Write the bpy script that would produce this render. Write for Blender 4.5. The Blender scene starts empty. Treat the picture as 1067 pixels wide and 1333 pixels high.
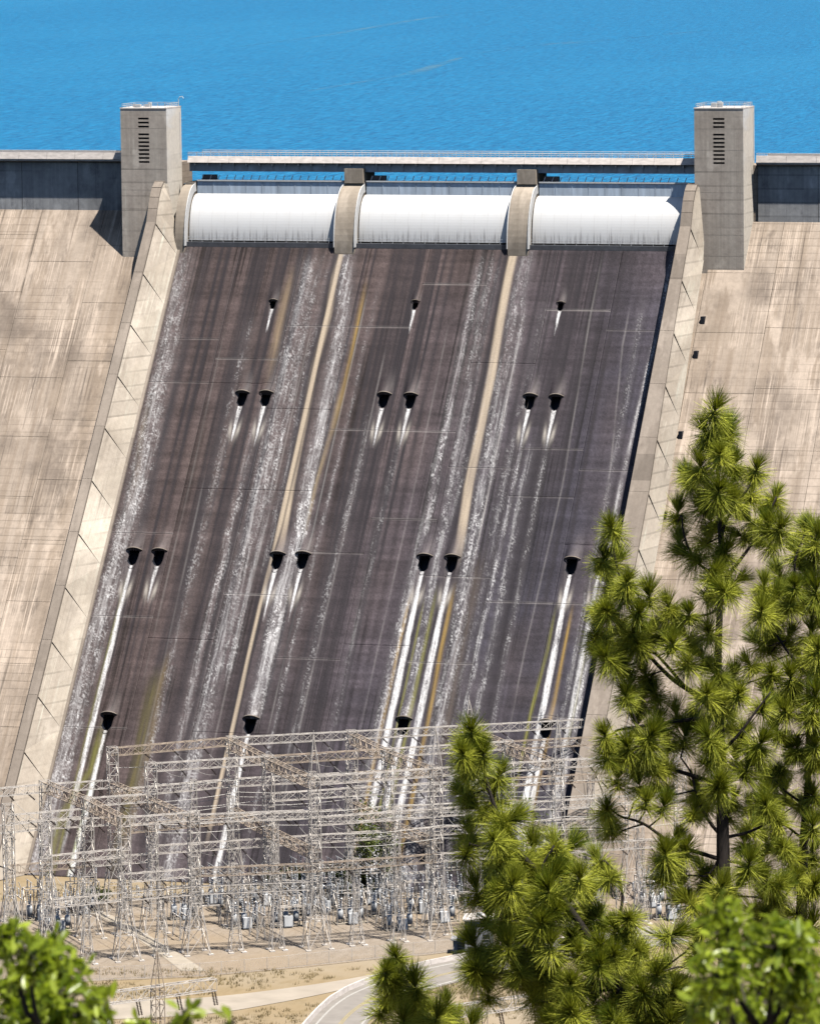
import bpy, math, random
import numpy as np
from mathutils import Vector, Matrix, noise as mnoise

random.seed(11)
rng = np.random.default_rng(11)
S = bpy.context.scene
COL = S.collection
R = math.radians

# ------------------------------------------------------------------ camera
CAMP = np.array([376.32, -1192.01, 210.02])
YAW, PIT, ROLL, FPX = -0.311023, 0.114997, -0.012, 7343.46
W0, H0 = 1067.0, 1333.0
FWD = np.array([math.sin(YAW)*math.cos(PIT), math.cos(YAW)*math.cos(PIT), -math.sin(PIT)])
_r = np.array([math.cos(YAW), -math.sin(YAW), 0.0]); _u = np.cross(_r, FWD)
RGT = math.cos(ROLL)*_r + math.sin(ROLL)*_u
UPV = -math.sin(ROLL)*_r + math.cos(ROLL)*_u
HF = np.array([math.sin(YAW), math.cos(YAW), 0.0]); HR = np.array([math.cos(YAW), -math.sin(YAW), 0.0])
cd = bpy.data.cameras.new('camera'); cam = bpy.data.objects.new('camera', cd); COL.objects.link(cam)
cd.sensor_fit = 'HORIZONTAL'; cd.sensor_width = 36.0; cd.lens = 36.0*FPX/W0
cd.clip_start = 1.0; cd.clip_end = 20000.0
M = Matrix(((RGT[0], UPV[0], -FWD[0], CAMP[0]), (RGT[1], UPV[1], -FWD[1], CAMP[1]),
            (RGT[2], UPV[2], -FWD[2], CAMP[2]), (0, 0, 0, 1)))
cam.matrix_world = M
cd.dof.use_dof = True; cd.dof.focus_distance = 190.0
cd.dof.aperture_fstop = (cd.lens/1000.0)/0.0135
S.camera = cam

# ------------------------------------------------------------------ sky and sun
SUNV = Vector((9.8, -5.2, 27.0)).normalized()
wd = bpy.data.worlds.new('World'); S.world = wd; wd.use_nodes = True
nt = wd.node_tree; bg = nt.nodes['Background']
sk = nt.nodes.new('ShaderNodeTexSky'); sk.sky_type = 'NISHITA'; sk.sun_disc = False
sk.sun_elevation = math.asin(SUNV.z); sk.sun_rotation = math.atan2(SUNV.x, SUNV.y)
sk.altitude = 300; sk.air_density = 1.0; sk.dust_density = 0.6; sk.ozone_density = 1.5
nt.links.new(sk.outputs[0], bg.inputs[0]); bg.inputs[1].default_value = 0.06
sl = bpy.data.lights.new('sun', 'SUN'); sl.energy = 5.0; sl.angle = R(0.53); sl.color = (1.0, 0.945, 0.86)
so = bpy.data.objects.new('sun', sl); COL.objects.link(so); so.location = (0, 0, 400)
so.rotation_euler = SUNV.to_track_quat('Z', 'Y').to_euler()
S.view_settings.view_transform = 'Standard'; S.view_settings.look = 'None'
S.view_settings.exposure = 0.55; S.view_settings.gamma = 1.0
S.render.engine = 'CYCLES'
S.cycles.max_bounces = 6; S.cycles.diffuse_bounces = 0
S.render.resolution_x = 819; S.render.resolution_y = 1024

# ------------------------------------------------------------------ helpers
def ray(px, py):
    return FWD + RGT*((px-W0/2)/FPX) + UPV*((H0/2-py)/FPX)
def at_depth(px, py, d): return CAMP + ray(px, py)*d
def on_z(px, py, z=0.0):
    v = ray(px, py); return CAMP + v*((z-CAMP[2])/v[2])
def on_y(px, py, y):
    v = ray(px, py); return CAMP + v*((y-CAMP[1])/v[1])
ZL, YL = 125.66, -8.0
def on_face(px, py):           # spillway plane y = YL - .8 (ZL - z); returns u (X), v (drop below the lip)
    v = ray(px, py); n = np.array([0, 1.0, -0.8]); c = YL - 0.8*ZL
    t = (c - CAMP@n)/(v@n); p = CAMP + v*t
    return p[0], ZL-p[2]
def px_of(P):
    q = np.asarray(P, float)-CAMP; z = q@FWD
    return W0/2+FPX*(q@RGT)/z, H0/2-FPX*(q@UPV)/z

class MB:
    def __init__(s): s.v = []; s.f = []
    def quad(s, *p):
        n = len(s.v); s.v += [tuple(map(float, q)) for q in p]; s.f.append(tuple(range(n, n+len(p))))
    def hexa(s, b, t):
        n = len(s.v); s.v += [tuple(map(float, q)) for q in list(b)+list(t)]
        s.f += [(n+3, n+2, n+1, n), (n+4, n+5, n+6, n+7)] + [(n+i, n+(i+1) % 4, n+4+(i+1) % 4, n+4+i) for i in range(4)]
    def box(s, x0, x1, y0, y1, z0, z1):
        s.hexa([(x0, y0, z0), (x1, y0, z0), (x1, y1, z0), (x0, y1, z0)], [(x0, y0, z1), (x1, y0, z1), (x1, y1, z1), (x0, y1, z1)])
    def bar(s, p, q, w, cap=False):
        p = Vector(p); q = Vector(q); d = (q-p)
        if d.length < 1e-6: return
        d.normalize(); a = d.orthogonal().normalized() if abs(d.z) > .9 else d.cross(Vector((0, 0, 1))).normalized(); b = d.cross(a); h = w/2
        n = len(s.v)
        for c in (p, q):
            for (i, j) in ((-1, -1), (1, -1), (1, 1), (-1, 1)): s.v.append(tuple(c+a*i*h+b*j*h))
        s.f += [(n+i, n+(i+1) % 4, n+4+(i+1) % 4, n+4+i) for i in range(4)]
        if cap: s.f += [(n+3, n+2, n+1, n), (n+4, n+5, n+6, n+7)]
    def tube(s, pts, rad, k=8, cap=True):
        pts = [Vector(p) for p in pts]; n0 = len(s.v); m = len(pts)
        a = None
        for i, p in enumerate(pts):
            d = (pts[min(i+1, m-1)]-pts[max(i-1, 0)])
            d = d.normalized() if d.length > 1e-9 else Vector((0, 0, 1))
            if a is None: a = d.orthogonal().normalized()
            a = (a-d*a.dot(d)).normalized(); b = d.cross(a); r = rad[i] if hasattr(rad, '__len__') else rad
            for j in range(k):
                t = 2*math.pi*j/k; s.v.append(tuple(p+a*math.cos(t)*r+b*math.sin(t)*r))
        for i in range(m-1):
            for j in range(k):
                s.f.append((n0+i*k+j, n0+i*k+(j+1) % k, n0+(i+1)*k+(j+1) % k, n0+(i+1)*k+j))
        if cap:
            s.f.append(tuple(n0+j for j in range(k))[::-1]); s.f.append(tuple(n0+(m-1)*k+j for j in range(k)))
    def extr(s, prof, x0, x1, ax='x'):     # profile of (y, z) points, counter-clockwise seen from +X, extruded along X
        n = len(s.v); m = len(prof)
        s.v += [(x0, a, b) for a, b in prof] + [(x1, a, b) for a, b in prof]
        s.f.append(tuple(range(n, n+m))[::-1]); s.f.append(tuple(range(n+m, n+2*m)))
        s.f += [(n+i, n+(i+1) % m, n+m+(i+1) % m, n+m+i) for i in range(m)]
    def add(s, o, loc=(0, 0, 0), rz=0.0):
        n = len(s.v); c, q = math.cos(rz), math.sin(rz)
        s.v += [(loc[0]+c*x-q*y, loc[1]+q*x+c*y, loc[2]+z) for x, y, z in o.v]
        s.f += [tuple(n+i for i in f) for f in o.f]
    def mesh(s, name, smooth=False):
        me = bpy.data.meshes.new(name); me.from_pydata(s.v, [], s.f); me.update()
        if smooth: me.polygons.foreach_set('use_smooth', [True]*len(me.polygons))
        return me
    def build(s, name, m, parent=None, smooth=False, org=None):
        if org is not None: s.v = [(x-org[0], y-org[1], z-org[2]) for x, y, z in s.v]
        me = s.mesh(name, smooth); me.materials.append(m)
        return link(name, me, parent)
def link(name, me, parent=None, loc=None, rz=0.0):
    o = bpy.data.objects.new(name, me); COL.objects.link(o)
    if parent is not None: o.parent = parent
    if loc is not None: o.location = loc
    if rz: o.rotation_euler.z = rz
    return o
def tag(o, label=None, cat=None, group=None, kind=None):
    if label: o['label'] = label
    if cat: o['category'] = cat
    if group: o['group'] = group
    if kind: o['kind'] = kind
    return o
def empty(name, loc, label, cat, group=None, rz=0.0):
    o = bpy.data.objects.new(name, None); COL.objects.link(o); o.location = tuple(map(float, loc)); o.rotation_euler.z = rz
    return tag(o, label, cat, group)
def copy_tree(o, parent=None):
    c = o.copy(); COL.objects.link(c); c.parent = parent
    for ch in list(o.children): copy_tree(ch, c)
    return c
def np_mesh(name, V, F, m=None, parent=None, smooth=False):
    me = bpy.data.meshes.new(name); V = np.asarray(V, np.float32); F = np.asarray(F, np.int32)
    me.vertices.add(len(V)); me.vertices.foreach_set('co', V.ravel())
    k = F.shape[1]; me.loops.add(F.size); me.loops.foreach_set('vertex_index', F.ravel())
    me.polygons.add(len(F)); me.polygons.foreach_set('loop_start', np.arange(len(F), dtype=np.int32)*k)
    if smooth: me.polygons.foreach_set('use_smooth', np.ones(len(F), bool))
    me.update(calc_edges=True); me.validate()
    if m: me.materials.append(m)
    return link(name, me, parent)

# ------------------------------------------------------------------ materials
def sm(name, col, rough=0.8, var=0.0, scale=1.0, bump=0.0, metal=0.0, spec=0.3, stretch=(1, 1, 1), coord='Object', col2=None):
    m = bpy.data.materials.new(name); m.use_nodes = True; t = m.node_tree; b = t.nodes['Principled BSDF']
    b.inputs['Roughness'].default_value = rough; b.inputs['Metallic'].default_value = metal
    b.inputs['Specular IOR Level'].default_value = spec
    c = (*col, 1); b.inputs['Base Color'].default_value = c
    if var or bump or col2:
        tc = t.nodes.new('ShaderNodeTexCoord'); mp = t.nodes.new('ShaderNodeMapping'); mp.inputs['Scale'].default_value = stretch
        n = t.nodes.new('ShaderNodeTexNoise'); n.inputs['Scale'].default_value = scale; n.inputs['Detail'].default_value = 6
        t.links.new(tc.outputs[coord], mp.inputs[0]); t.links.new(mp.outputs[0], n.inputs[0])
        r = t.nodes.new('ShaderNodeValToRGB'); r.color_ramp.elements[0].position = .3; r.color_ramp.elements[1].position = .7
        lo = tuple(x*(1-var) for x in col); hi = tuple(min(1, x*(1+var)) for x in (col2 or col))
        r.color_ramp.elements[0].color = (*lo, 1); r.color_ramp.elements[1].color = (*hi, 1)
        t.links.new(n.outputs[0], r.inputs[0]); t.links.new(r.outputs[0], b.inputs['Base Color'])
        if bump:
            bp = t.nodes.new('ShaderNodeBump'); bp.inputs['Strength'].default_value = bump; bp.inputs['Distance'].default_value = .05
            t.links.new(n.outputs[0], bp.inputs['Height']); t.links.new(bp.outputs[0], b.inputs['Normal'])
    return m
class NT:
    """tiny node-tree writer"""
    def __init__(s, name):
        s.m = bpy.data.materials.new(name); s.m.use_nodes = True; s.t = s.m.node_tree; s.b = s.t.nodes['Principled BSDF']
    def put(s, sock, v):
        if isinstance(v, bpy.types.NodeSocket): s.t.links.new(v, sock)
        elif v is not None: sock.default_value = v
    def n(s, typ, ins=None, **kw):
        d = s.t.nodes.new(typ)
        for k, v in kw.items(): setattr(d, k, v)
        for k, v in (ins or {}).items(): s.put(d.inputs[k], v)
        return d
    def math(s, op, a, b=None, c=None, clamp=False):
        d = s.n('ShaderNodeMath', operation=op, use_clamp=clamp); s.put(d.inputs[0], a); s.put(d.inputs[1], b)
        if c is not None: s.put(d.inputs[2], c)
        return d.outputs[0]
    def mix(s, f, a, b, bt='MIX'):
        d = s.n('ShaderNodeMix', data_type='RGBA', blend_type=bt); s.put(d.inputs[0], f); s.put(d.inputs[6], a); s.put(d.inputs[7], b)
        return d.outputs[2]
    def noise(s, vec, scale=(1, 1, 1), detail=4, rough=.55, sc=1.0, loc=(0, 0, 0)):
        mp = s.n('ShaderNodeMapping', {0: vec}); mp.inputs['Scale'].default_value = scale; mp.inputs['Location'].default_value = loc
        d = s.n('ShaderNodeTexNoise', {'Vector': mp.outputs[0], 'Scale': sc, 'Detail': detail, 'Roughness': rough})
        return d.outputs[0]
    def ramp(s, v, lo, hi):
        d = s.n('ShaderNodeMapRange', {0: v, 1: lo, 2: hi}); d.interpolation_type = 'SMOOTHSTEP'; return d.outputs[0]

def concrete(name, base, light, dark, drip=.5, blot=.5, lift=1.5):
    k = NT(name); b = k.b
    P = k.n('ShaderNodeTexCoord').outputs['Object']
    oi = k.n('ShaderNodeObjectInfo').outputs['Random']
    sx = k.n('ShaderNodeSeparateXYZ', {0: P})
    st = k.noise(P, (.55, .012, .012), 5, .62, 1.0)
    st2 = k.noise(P, (1.9, .02, .03), 4, .6, 1.0, (3, 1, 5))
    bl = k.noise(P, (.05, .03, .05), 5, .6, 1.0, (7, 2, 1))
    fine = k.noise(P, (.9, .9, .9), 6, .7, 1.0)
    c = k.mix(k.ramp(st, .35, .68), (*base, 1), (*light, 1))
    pb = k.noise(P, (.16, .02, .07), 4, .65, 1.0, (21, 3, 9)); c = k.mix(k.math('MULTIPLY', k.ramp(pb, .52, .62), .8), c, tuple(min(.8, x*1.22) for x in light)+(1,))
    db = k.noise(P, (.22, .05, .13), 5, .7, 1.0, (2, 13, 31)); c = k.mix(k.math('MULTIPLY', k.ramp(db, .54, .70), blot*.75), c, tuple(x*1.05 for x in dark)+(1,))
    c = k.mix(k.math('MULTIPLY', k.ramp(bl, .45, .72), blot), c, (*dark, 1))
    c = k.mix(k.math('MULTIPLY', k.math('MULTIPLY', k.ramp(st2, .56, .70), k.ramp(k.noise(P, (.06, .04, .05), 3, .6, 1.0, (31, 5, 3)), .42, .62)), drip), c, tuple(min(.8, x*1.45) for x in light)+(1,))
    c = k.mix(k.math('MULTIPLY', k.ramp(k.noise(P, (1.1, .05, .02), 3, .6, 1.0, (11, 4, 2)), .58, .75), drip*.7), c, tuple(x*.6 for x in dark)+(1,))
    cr = k.noise(P, (2.6, .012, .018), 4, .65, 1.0, (8, 2, 6)); cm = k.ramp(k.noise(P, (.11, .05, .09), 3, .6, 1.0, (3, 41, 12)), .50, .60)
    c = k.mix(k.math('MULTIPLY', k.math('MULTIPLY', k.ramp(cr, .52, .60), cm), drip*.6), c, tuple(min(.85, x*1.45) for x in light)+(1,))
    cr2 = k.noise(P, (3.0, .012, .022), 4, .65, 1.0, (18, 7, 26)); cm2 = k.ramp(k.noise(P, (.12, .05, .11), 3, .6, 1.0, (13, 11, 2)), .52, .62)
    c = k.mix(k.math('MULTIPLY', k.math('MULTIPLY', k.ramp(cr2, .53, .62), cm2), drip*.5), c, tuple(x*.9 for x in dark)+(1,))
    # horizontal pour lifts: tint from lift to lift and a thin dark line at each
    zl = k.math('DIVIDE', sx.outputs[2], lift)
    wn = k.n('ShaderNodeTexWhiteNoise', {'Vector': k.n('ShaderNodeCombineXYZ', {0: k.math('FLOOR', zl), 1: oi}).outputs[0]})
    fr = k.math('FRACT', zl)
    lm = k.ramp(k.noise(P, (.03, .03, .05), 3, .6, 1.0, (5, 17, 2)), .40, .60)
    line = k.math('MULTIPLY', k.math('MULTIPLY', k.math('LESS_THAN', fr, .13), .24), lm)
    bw = k.n('ShaderNodeTexWhiteNoise', {'Vector': k.n('ShaderNodeCombineXYZ', {0: k.math('FLOOR', k.math('DIVIDE', sx.outputs[0], 7.62)), 1: k.math('FLOOR', k.math('DIVIDE', zl, 2.0))}).outputs[0]})
    val = k.math('ADD', .90, k.math('MULTIPLY', wn.outputs[0], .06)); val = k.math('ADD', val, k.math('MULTIPLY', k.math('POWER', bw.outputs[0], 3.0), k.math('MULTIPLY', lm, .22)))
    val = k.math('MULTIPLY', val, k.math('SUBTRACT', 1.0, line))
    val = k.math('MULTIPLY', val, k.math('ADD', .93, k.math('MULTIPLY', oi, .13)))
    val = k.math('MULTIPLY', val, k.math('ADD', .72, k.math('MULTIPLY', fine, .56)))
    hs = k.n('ShaderNodeHueSaturation', {'Value': val, 'Color': c})
    k.put(b.inputs['Base Color'], hs.outputs[0]); b.inputs['Roughness'].default_value = .88; b.inputs['Specular IOR Level'].default_value = .2
    bp = k.n('ShaderNodeBump', {'Height': fine, 'Strength': .5, 'Distance': .06}); k.put(b.inputs['Normal'], bp.outputs[0])
    return k.m
MAT = {}
MAT['face'] = concrete('face_concrete', (.345, .275, .215), (.45, .372, .305), (.185, .15, .124), 1.0, .85)
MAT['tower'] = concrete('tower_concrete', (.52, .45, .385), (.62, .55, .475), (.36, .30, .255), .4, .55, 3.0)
MAT['wall'] = concrete('training_wall_concrete', (.58, .50, .41), (.65, .575, .48), (.38, .32, .26), .5, .5, 3.0)
MAT['pale_side'] = concrete('pale_side_tower_concrete', (.76, .68, .58), (.80, .74, .66), (.58, .50, .42), .3, .35, 3.0)  # paler copy of the tower concrete, for the right-hand side slab
MAT['cap'] = concrete('wall_cap_concrete', (.28, .235, .195), (.33, .28, .235), (.21, .175, .15), .2, .3, 40)
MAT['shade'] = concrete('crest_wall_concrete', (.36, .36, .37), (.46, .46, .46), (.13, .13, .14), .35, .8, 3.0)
MAT['pier'] = concrete('pier_concrete', (.36, .305, .245), (.42, .36, .295), (.22, .185, .15), .3, .4, 30)
MAT['parapet'] = sm('parapet_concrete', (.68, .62, .58), .85, .18, .6, .1, stretch=(1, 1, 3))
MAT['steel'] = sm('galvanised_steel', (.74, .68, .62), .55, .25, .7, metal=.15, spec=.4)
MAT['rust'] = sm('weathered_steel', (.52, .42, .33), .7, .3, .6, metal=.1)
MAT['porcelain'] = sm('brown_porcelain', (.045, .03, .028), .25, spec=.5)
MAT['greyporc'] = sm('grey_porcelain', (.70, .72, .76), .3, .2, 2.0, spec=.5)
MAT['tank'] = sm('grey_tank_paint', (.72, .74, .77), .45, .2, 1.2, spec=.5)
MAT['cabinet'] = sm('white_cabinet_paint', (.82, .83, .85), .5, .1, 1.0)
MAT['darksteel'] = sm('dark_steel', (.09, .095, .11), .6, .2, 1.0)
MAT['bluesteel'] = sm('bridge_steel_paint', (.42, .48, .56), .55, .25, .5)
MAT['whitesteel'] = sm('white_steel_paint', (.74, .74, .74), .5, .08, 1.0)
MAT['rail'] = sm('aluminium_railing', (.62, .64, .66), .4, metal=.3)
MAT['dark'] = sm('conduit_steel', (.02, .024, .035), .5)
MAT['wire'] = sm('aluminium_conductor', (.55, .53, .5), .45, metal=.2)

# ------------------------------------------------------------------ ground and water
def sstep(a, b, x):
    t = np.clip((x-a)/(b-a), 0, 1); return t*t*(3-2*t)
def gh(x, y):
    x = np.asarray(x, float); y = np.asarray(y, float)
    dx, dy = x-CAMP[0], y-CAMP[1]; t = dx*HF[0]+dy*HF[1]; s = dx*HR[0]+dy*HR[1]
    hill = np.interp(t, [-600, -60, 0, 6, 22, 70, 300, 880, 930], [CAMP[2]+60, CAMP[2]+6, CAMP[2]-1.7, CAMP[2]-3.2, CAMP[2]-7.6, CAMP[2]-26, CAMP[2]-108, 0.0, 0.0])
    hill = hill + np.where(t < 860, 1, 0)*sstep(25, 200, np.abs(s))*np.clip((860-t)/860, 0, 1)*(-8)*sstep(0, 200, t)
    # valley sides that carry the ends of the dam, lake basin behind it
    nb = sstep(-330, -70, y)
    side = np.maximum(0, np.abs(x)-165)*.95
    fr = nb*np.minimum(side, 60+np.maximum(0, np.abs(x)-165)*.25+95)
    cx = -.31*np.maximum(0, y); lw = 165+.55*np.maximum(0, y-10)
    bank = np.minimum(np.maximum(0, np.abs(x-cx)-lw)*.5, 320) + 105 - 45*sstep(lw, lw*.6, np.abs(x-cx))
    bank = np.maximum(bank, 105+np.maximum(0, y-6500)*.35)
    lake = sstep(2, 6, y)
    low = np.maximum(hill, fr)
    return np.where(y > 4, np.minimum(low*(1-lake)+bank*lake, 900), low)
gx = np.unique(np.concatenate([np.linspace(-9000, -500, 30), np.linspace(-500, -180, 24), np.linspace(-180, 180, 46), np.linspace(180, 600, 50), np.linspace(600, 5000, 26)]))
gy = np.unique(np.concatenate([np.linspace(-2200, -1300, 12), np.linspace(-1300, -1100, 40), np.linspace(-1100, -380, 60), np.linspace(-380, 0, 40), np.linspace(0, 16, 7), np.linspace(16, 800, 20), np.linspace(800, 9000, 34)]))
GX, GY = np.meshgrid(gx, gy); GZ = gh(GX, GY)-.05
nx, ny = len(gx), len(gy); I = np.arange(nx*ny).reshape(ny, nx)
k = NT('dry_grass_ground'); P = k.n('ShaderNodeNewGeometry').outputs['Position']
a = k.noise(P, (.03, .03, .03), 6, .6); b2 = k.noise(P, (.35, .12, .3), 6, .7); c3 = k.noise(P, (.012, .012, .012), 4, .6)
c = k.mix(k.ramp(a, .35, .65), (.31, .235, .14, 1), (.33, .27, .19, 1))
c = k.mix(k.math('MULTIPLY', k.ramp(b2, .45, .75), .55), c, (.21, .16, .085, 1))
c = k.mix(k.math('MULTIPLY', k.ramp(c3, .5, .62), .6), c, (.36, .30, .225, 1))
k.put(k.b.inputs['Base Color'], c); k.b.inputs['Roughness'].default_value = .95; k.b.inputs['Specular IOR Level'].default_value = .1
k.put(k.b.inputs['Normal'], k.n('ShaderNodeBump', {'Height': b2, 'Strength': .6, 'Distance': .3}).outputs[0])
gro = np_mesh('ground', np.stack([GX, GY, GZ], -1).reshape(-1, 3), np.stack([I[:-1, :-1], I[:-1, 1:], I[1:, 1:], I[1:, :-1]], -1).reshape(-1, 4), k.m, smooth=True)
tag(gro, kind='structure')

ZW = 138.3
k = NT('lake_water'); P = k.n('ShaderNodeNewGeometry').outputs['Position']
w1 = k.noise(P, (1.5, .16, 1), 3, .7, 1.0); w2 = k.noise(P, (.4, .05, 1), 3, .6, 1.0, (4, 9, 0)); w3 = k.noise(P, (.012, .0022, 1), 3, .5)
hgt = k.math('ADD', k.math('MULTIPLY', w1, .55), k.math('MULTIPLY', w2, 1.2))
c = k.mix(k.ramp(w1, .3, .7), (.005, .09, .225, 1), (.018, .23, .45, 1))  # sky reflected by light and dark ripples, put into the base colour
c = k.mix(k.math('MULTIPLY', k.ramp(w3, .45, .7), .25), c, (.024, .215, .41, 1))
k.put(k.b.inputs['Base Color'], c); k.b.inputs['Roughness'].default_value = .35; k.b.inputs['IOR'].default_value = 1.333; k.b.inputs['Specular IOR Level'].default_value = .025
k.put(k.b.inputs['Normal'], k.n('ShaderNodeBump', {'Height': hgt, 'Strength': .9, 'Distance': 1.3}).outputs[0])
MAT['water'] = k.m
mb = MB(); mb.quad((-6000, 3, ZW), (4000, 3, ZW), (4000, 8500, ZW), (-6000, 8500, ZW))
tag(mb.build('lake', k.m), kind='structure')

# boat wakes: bands of smoother, paler water lying on the lake
k = NT('smooth_wake_water'); P = k.n('ShaderNodeNewGeometry').outputs['Position']
k.b.inputs['Base Color'].default_value = (.12, .32, .47, 1); k.b.inputs['Roughness'].default_value = .3; k.b.inputs['Specular IOR Level'].default_value = .22
k.put(k.b.inputs['Normal'], k.n('ShaderNodeBump', {'Height': k.noise(P, (.5, .06, 1), 3, .6), 'Strength': .7, 'Distance': 1.2}).outputs[0])
k.put(k.b.inputs['Alpha'], k.math('MULTIPLY', k.ramp(k.noise(P, (.10, .02, 1), 5, .75), .34, .72), .55))
def wake(pts, w):
    m = MB(); P = [on_z(x, y, ZW+.02) for x, y in pts]
    Q = []
    for i in range(len(P)-1):
        for t in np.linspace(0, 1, 8, endpoint=False): Q.append(P[i]*(1-t)+P[i+1]*t)
    Q.append(P[-1])
    for i in range(len(Q)-1):
        wa = w*math.sin(math.pi*(i+.3)/len(Q))**.6; wb = w*math.sin(math.pi*min(i+1.3, len(Q)-.1)/len(Q))**.6
        d = np.array([0, 1.0, 0])
        m.quad(Q[i]-d*wa, Q[i+1]-d*wb, Q[i+1]+d*wb, Q[i]+d*wa)
    return m.build('boat_wake', MAT['wake'])
MAT['wake'] = k.m
for pts, w in (([(380, 122), (470, 106), (530, 97), (600, 74)], 18), ([(600, 72), (700, 58), (800, 51), (930, 38)], 22), ([(300, 62), (420, 46), (560, 22), (700, 6)], 16)):
    tag(wake(pts, w), kind='structure')

# ------------------------------------------------------------------ the dam
ZD = 144.5
dam = empty('concrete_dam', (0, 0, 0), 'huge sloping concrete dam with a dark streaked spillway between two pale faces', 'dam')
XSL, XSR = -57.4, 59.9            # spillway floor between the training walls
ZAL, ZAR = 132.4, 131.0           # where the crest wall meets the sloping face, left and right
def fy(z, za): return -.8*(za-z)
for x0, x1, za in ((-240, -60.5, ZAL), (62, 240, ZAR)):
    mb = MB(); mb.extr([(9, -6), (9, ZD-1.2), (.4, ZD-1.2), (.4, za-.3), (fy(-6, za)+.6, -6)], x0, x1); mb.build('abutment_body', MAT['face'], dam)
mb = MB(); mb.extr([(6, -6), (6, 123.8), (YL+1.0, 123.8), (YL-.8*(ZL+6)+4.0, -6)], -60.4, 61.9)
mb.build('spillway_body', MAT['dark'], dam)

# face panels of the two abutments: blocks between contraction joints
slope = math.hypot(1, .8); NRM = np.array([0, -1/slope, .8/slope])
for side, x0, sgn, za in (('l', -62.9, -1, ZAL), ('r', 64.2, 1, ZAR)):
    W = 15.24
    for i in range(5):
        xa = x0+sgn*W*i; xb = xa+sgn*W; lo, hi = min(xa, xb)+.05, max(xa, xb)-.05
        zt = za; j = 0; off = random.uniform(-5, 5)
        while zt > 0.5:
            hgt_ = 12.2 if j else 8+off
            zb = max(0.0, zt-hgt_); pr = random.uniform(.0, .03)
            m = MB(); A = [(lo, fy(zb+.03, za), zb+.03), (hi, fy(zb+.03, za), zb+.03), (hi, fy(zt-.03, za), zt-.03), (lo, fy(zt-.03, za), zt-.03)]
            b = [np.array(p)-NRM*.45 for p in A]; t = [np.array(p)+NRM*pr for p in A]
            m.hexa(b, t); m.build('face_panel', MAT['face'], dam)
            zt = zb; j += 1
# crest wall: vertical panels under the overhanging parapet, with pilaster joints
for x0, x1, za in ((-139, -71.2, ZAL), (73.5, 141, ZAR)):
    n = 5; w = (x1-x0)/n
    for i in range(n):
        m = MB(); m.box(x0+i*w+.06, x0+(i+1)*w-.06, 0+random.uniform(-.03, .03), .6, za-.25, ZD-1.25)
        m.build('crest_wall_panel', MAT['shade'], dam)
    m = MB(); m.extr([(9.4, ZD-1.2), (9.4, ZD), (-1.5, ZD), (-1.5, ZD-.9), (-.9, ZD-1.2)][::1], x0, x1); m.build('crest_road', MAT['parapet'], dam)
    for i in range(n*2):
        m = MB(); xa, xb = x0+i*w/2+.04, x0+(i+1)*w/2-.04; m.hexa([(xa, -1.75, ZD-.5), (xb, -1.75, ZD-.5), (xb, -1.15, ZD-.5), (xa, -1.15, ZD-.5)], [(xa, -1.4, ZD+1.0), (xb, -1.4, ZD+1.0), (xb, -1.15, ZD+1.0), (xa, -1.15, ZD+1.0)]); m.build('parapet_panel', MAT['parapet'], dam)
    m = MB()
    m.box(x0, x1, 9.0, 9.3, ZD, ZD+.9)
    m.build('lake_parapet', MAT['parapet'], dam)
    m = MB(); m.tube([(x0, -1.3, ZD+1.45), (x1, -1.3, ZD+1.45)], .06, 6); m.tube([(x0, -1.3, ZD+1.2), (x1, -1.3, ZD+1.2)], .04, 6)
    for i in range(int((x1-x0)/2.4)): m.bar((x0+i*2.4+.3, -1.3, ZD+.95), (x0+i*2.4+.3, -1.3, ZD+1.45), .08)
    m.build('crest_railing', MAT['rail'], dam)

# ---- spillway floor: painted and shaped as one sheet, cut into panels
DU, DV = .2, .2
NU = int(round((XSR-XSL)/DU))+1; NV = int(round(ZL/DV))+1
u = np.linspace(XSL, XSR, NU); v = np.linspace(0, ZL, NV)
U, V = np.meshgrid(u, v)
def vnoise(su, sv, seed, octv=3):
    """value noise on the sheet with cell sizes su, sv in metres"""
    g = np.random.default_rng(seed); out = np.zeros_like(U); amp = 1; tot = 0
    for o in range(octv):
        a, b = su/2**o, sv/2**o
        gu, gv = int((XSR-XSL)/a)+3, int(ZL/b)+3; T = g.random((gv, gu))
        x = (U-XSL)/a; y = V/b; xi = x.astype(int); yi = y.astype(int); fx = x-xi; fy_ = y-yi
        fx = fx*fx*(3-2*fx); fy_ = fy_*fy_*(3-2*fy_)
        out += amp*((T[yi, xi]*(1-fx)+T[yi, xi+1]*fx)*(1-fy_)+(T[yi+1, xi]*(1-fx)+T[yi+1, xi+1]*fx)*fy_); tot += amp; amp *= .55
    return out/tot
HAZE = np.zeros(U.shape); C = np.zeros(U.shape+(3,)); FOAM = np.zeros(U.shape); DISP = np.zeros(U.shape); HOLE = np.zeros(U.shape, bool); WET = np.full(U.shape, .35)
wn_ = rng.random(U.shape); st1 = vnoise(1.1, 60, 1, 4); st2 = vnoise(3.6, 90, 2, 3); bl = vnoise(16, 22, 3, 3); fn = .55*vnoise(.5, .5, 4, 2)+.45*wn_; lf = vnoise(300, 1.5, 5, 1)
brown = np.array([.092, .068, .066]); blue = np.array([.064, .058, .076]); rust = np.array([.118, .086, .078])
mixb = np.clip((U+20)/70 + (V-40)/150 + (bl-.5)*.9, 0, 1)[..., None]  # bluish sky sheen of the wet face, painted in to the right and below
C[:] = brown*(1-mixb)+blue*mixb
C += (rust-C)*(np.clip((bl-.52)*3, 0, 1)*.55)[..., None]
st0 = vnoise(.42, 45, 6, 3); sd = sstep(.50, .66, st0)*sstep(.35, .7, vnoise(5, 26, 8, 3))
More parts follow.
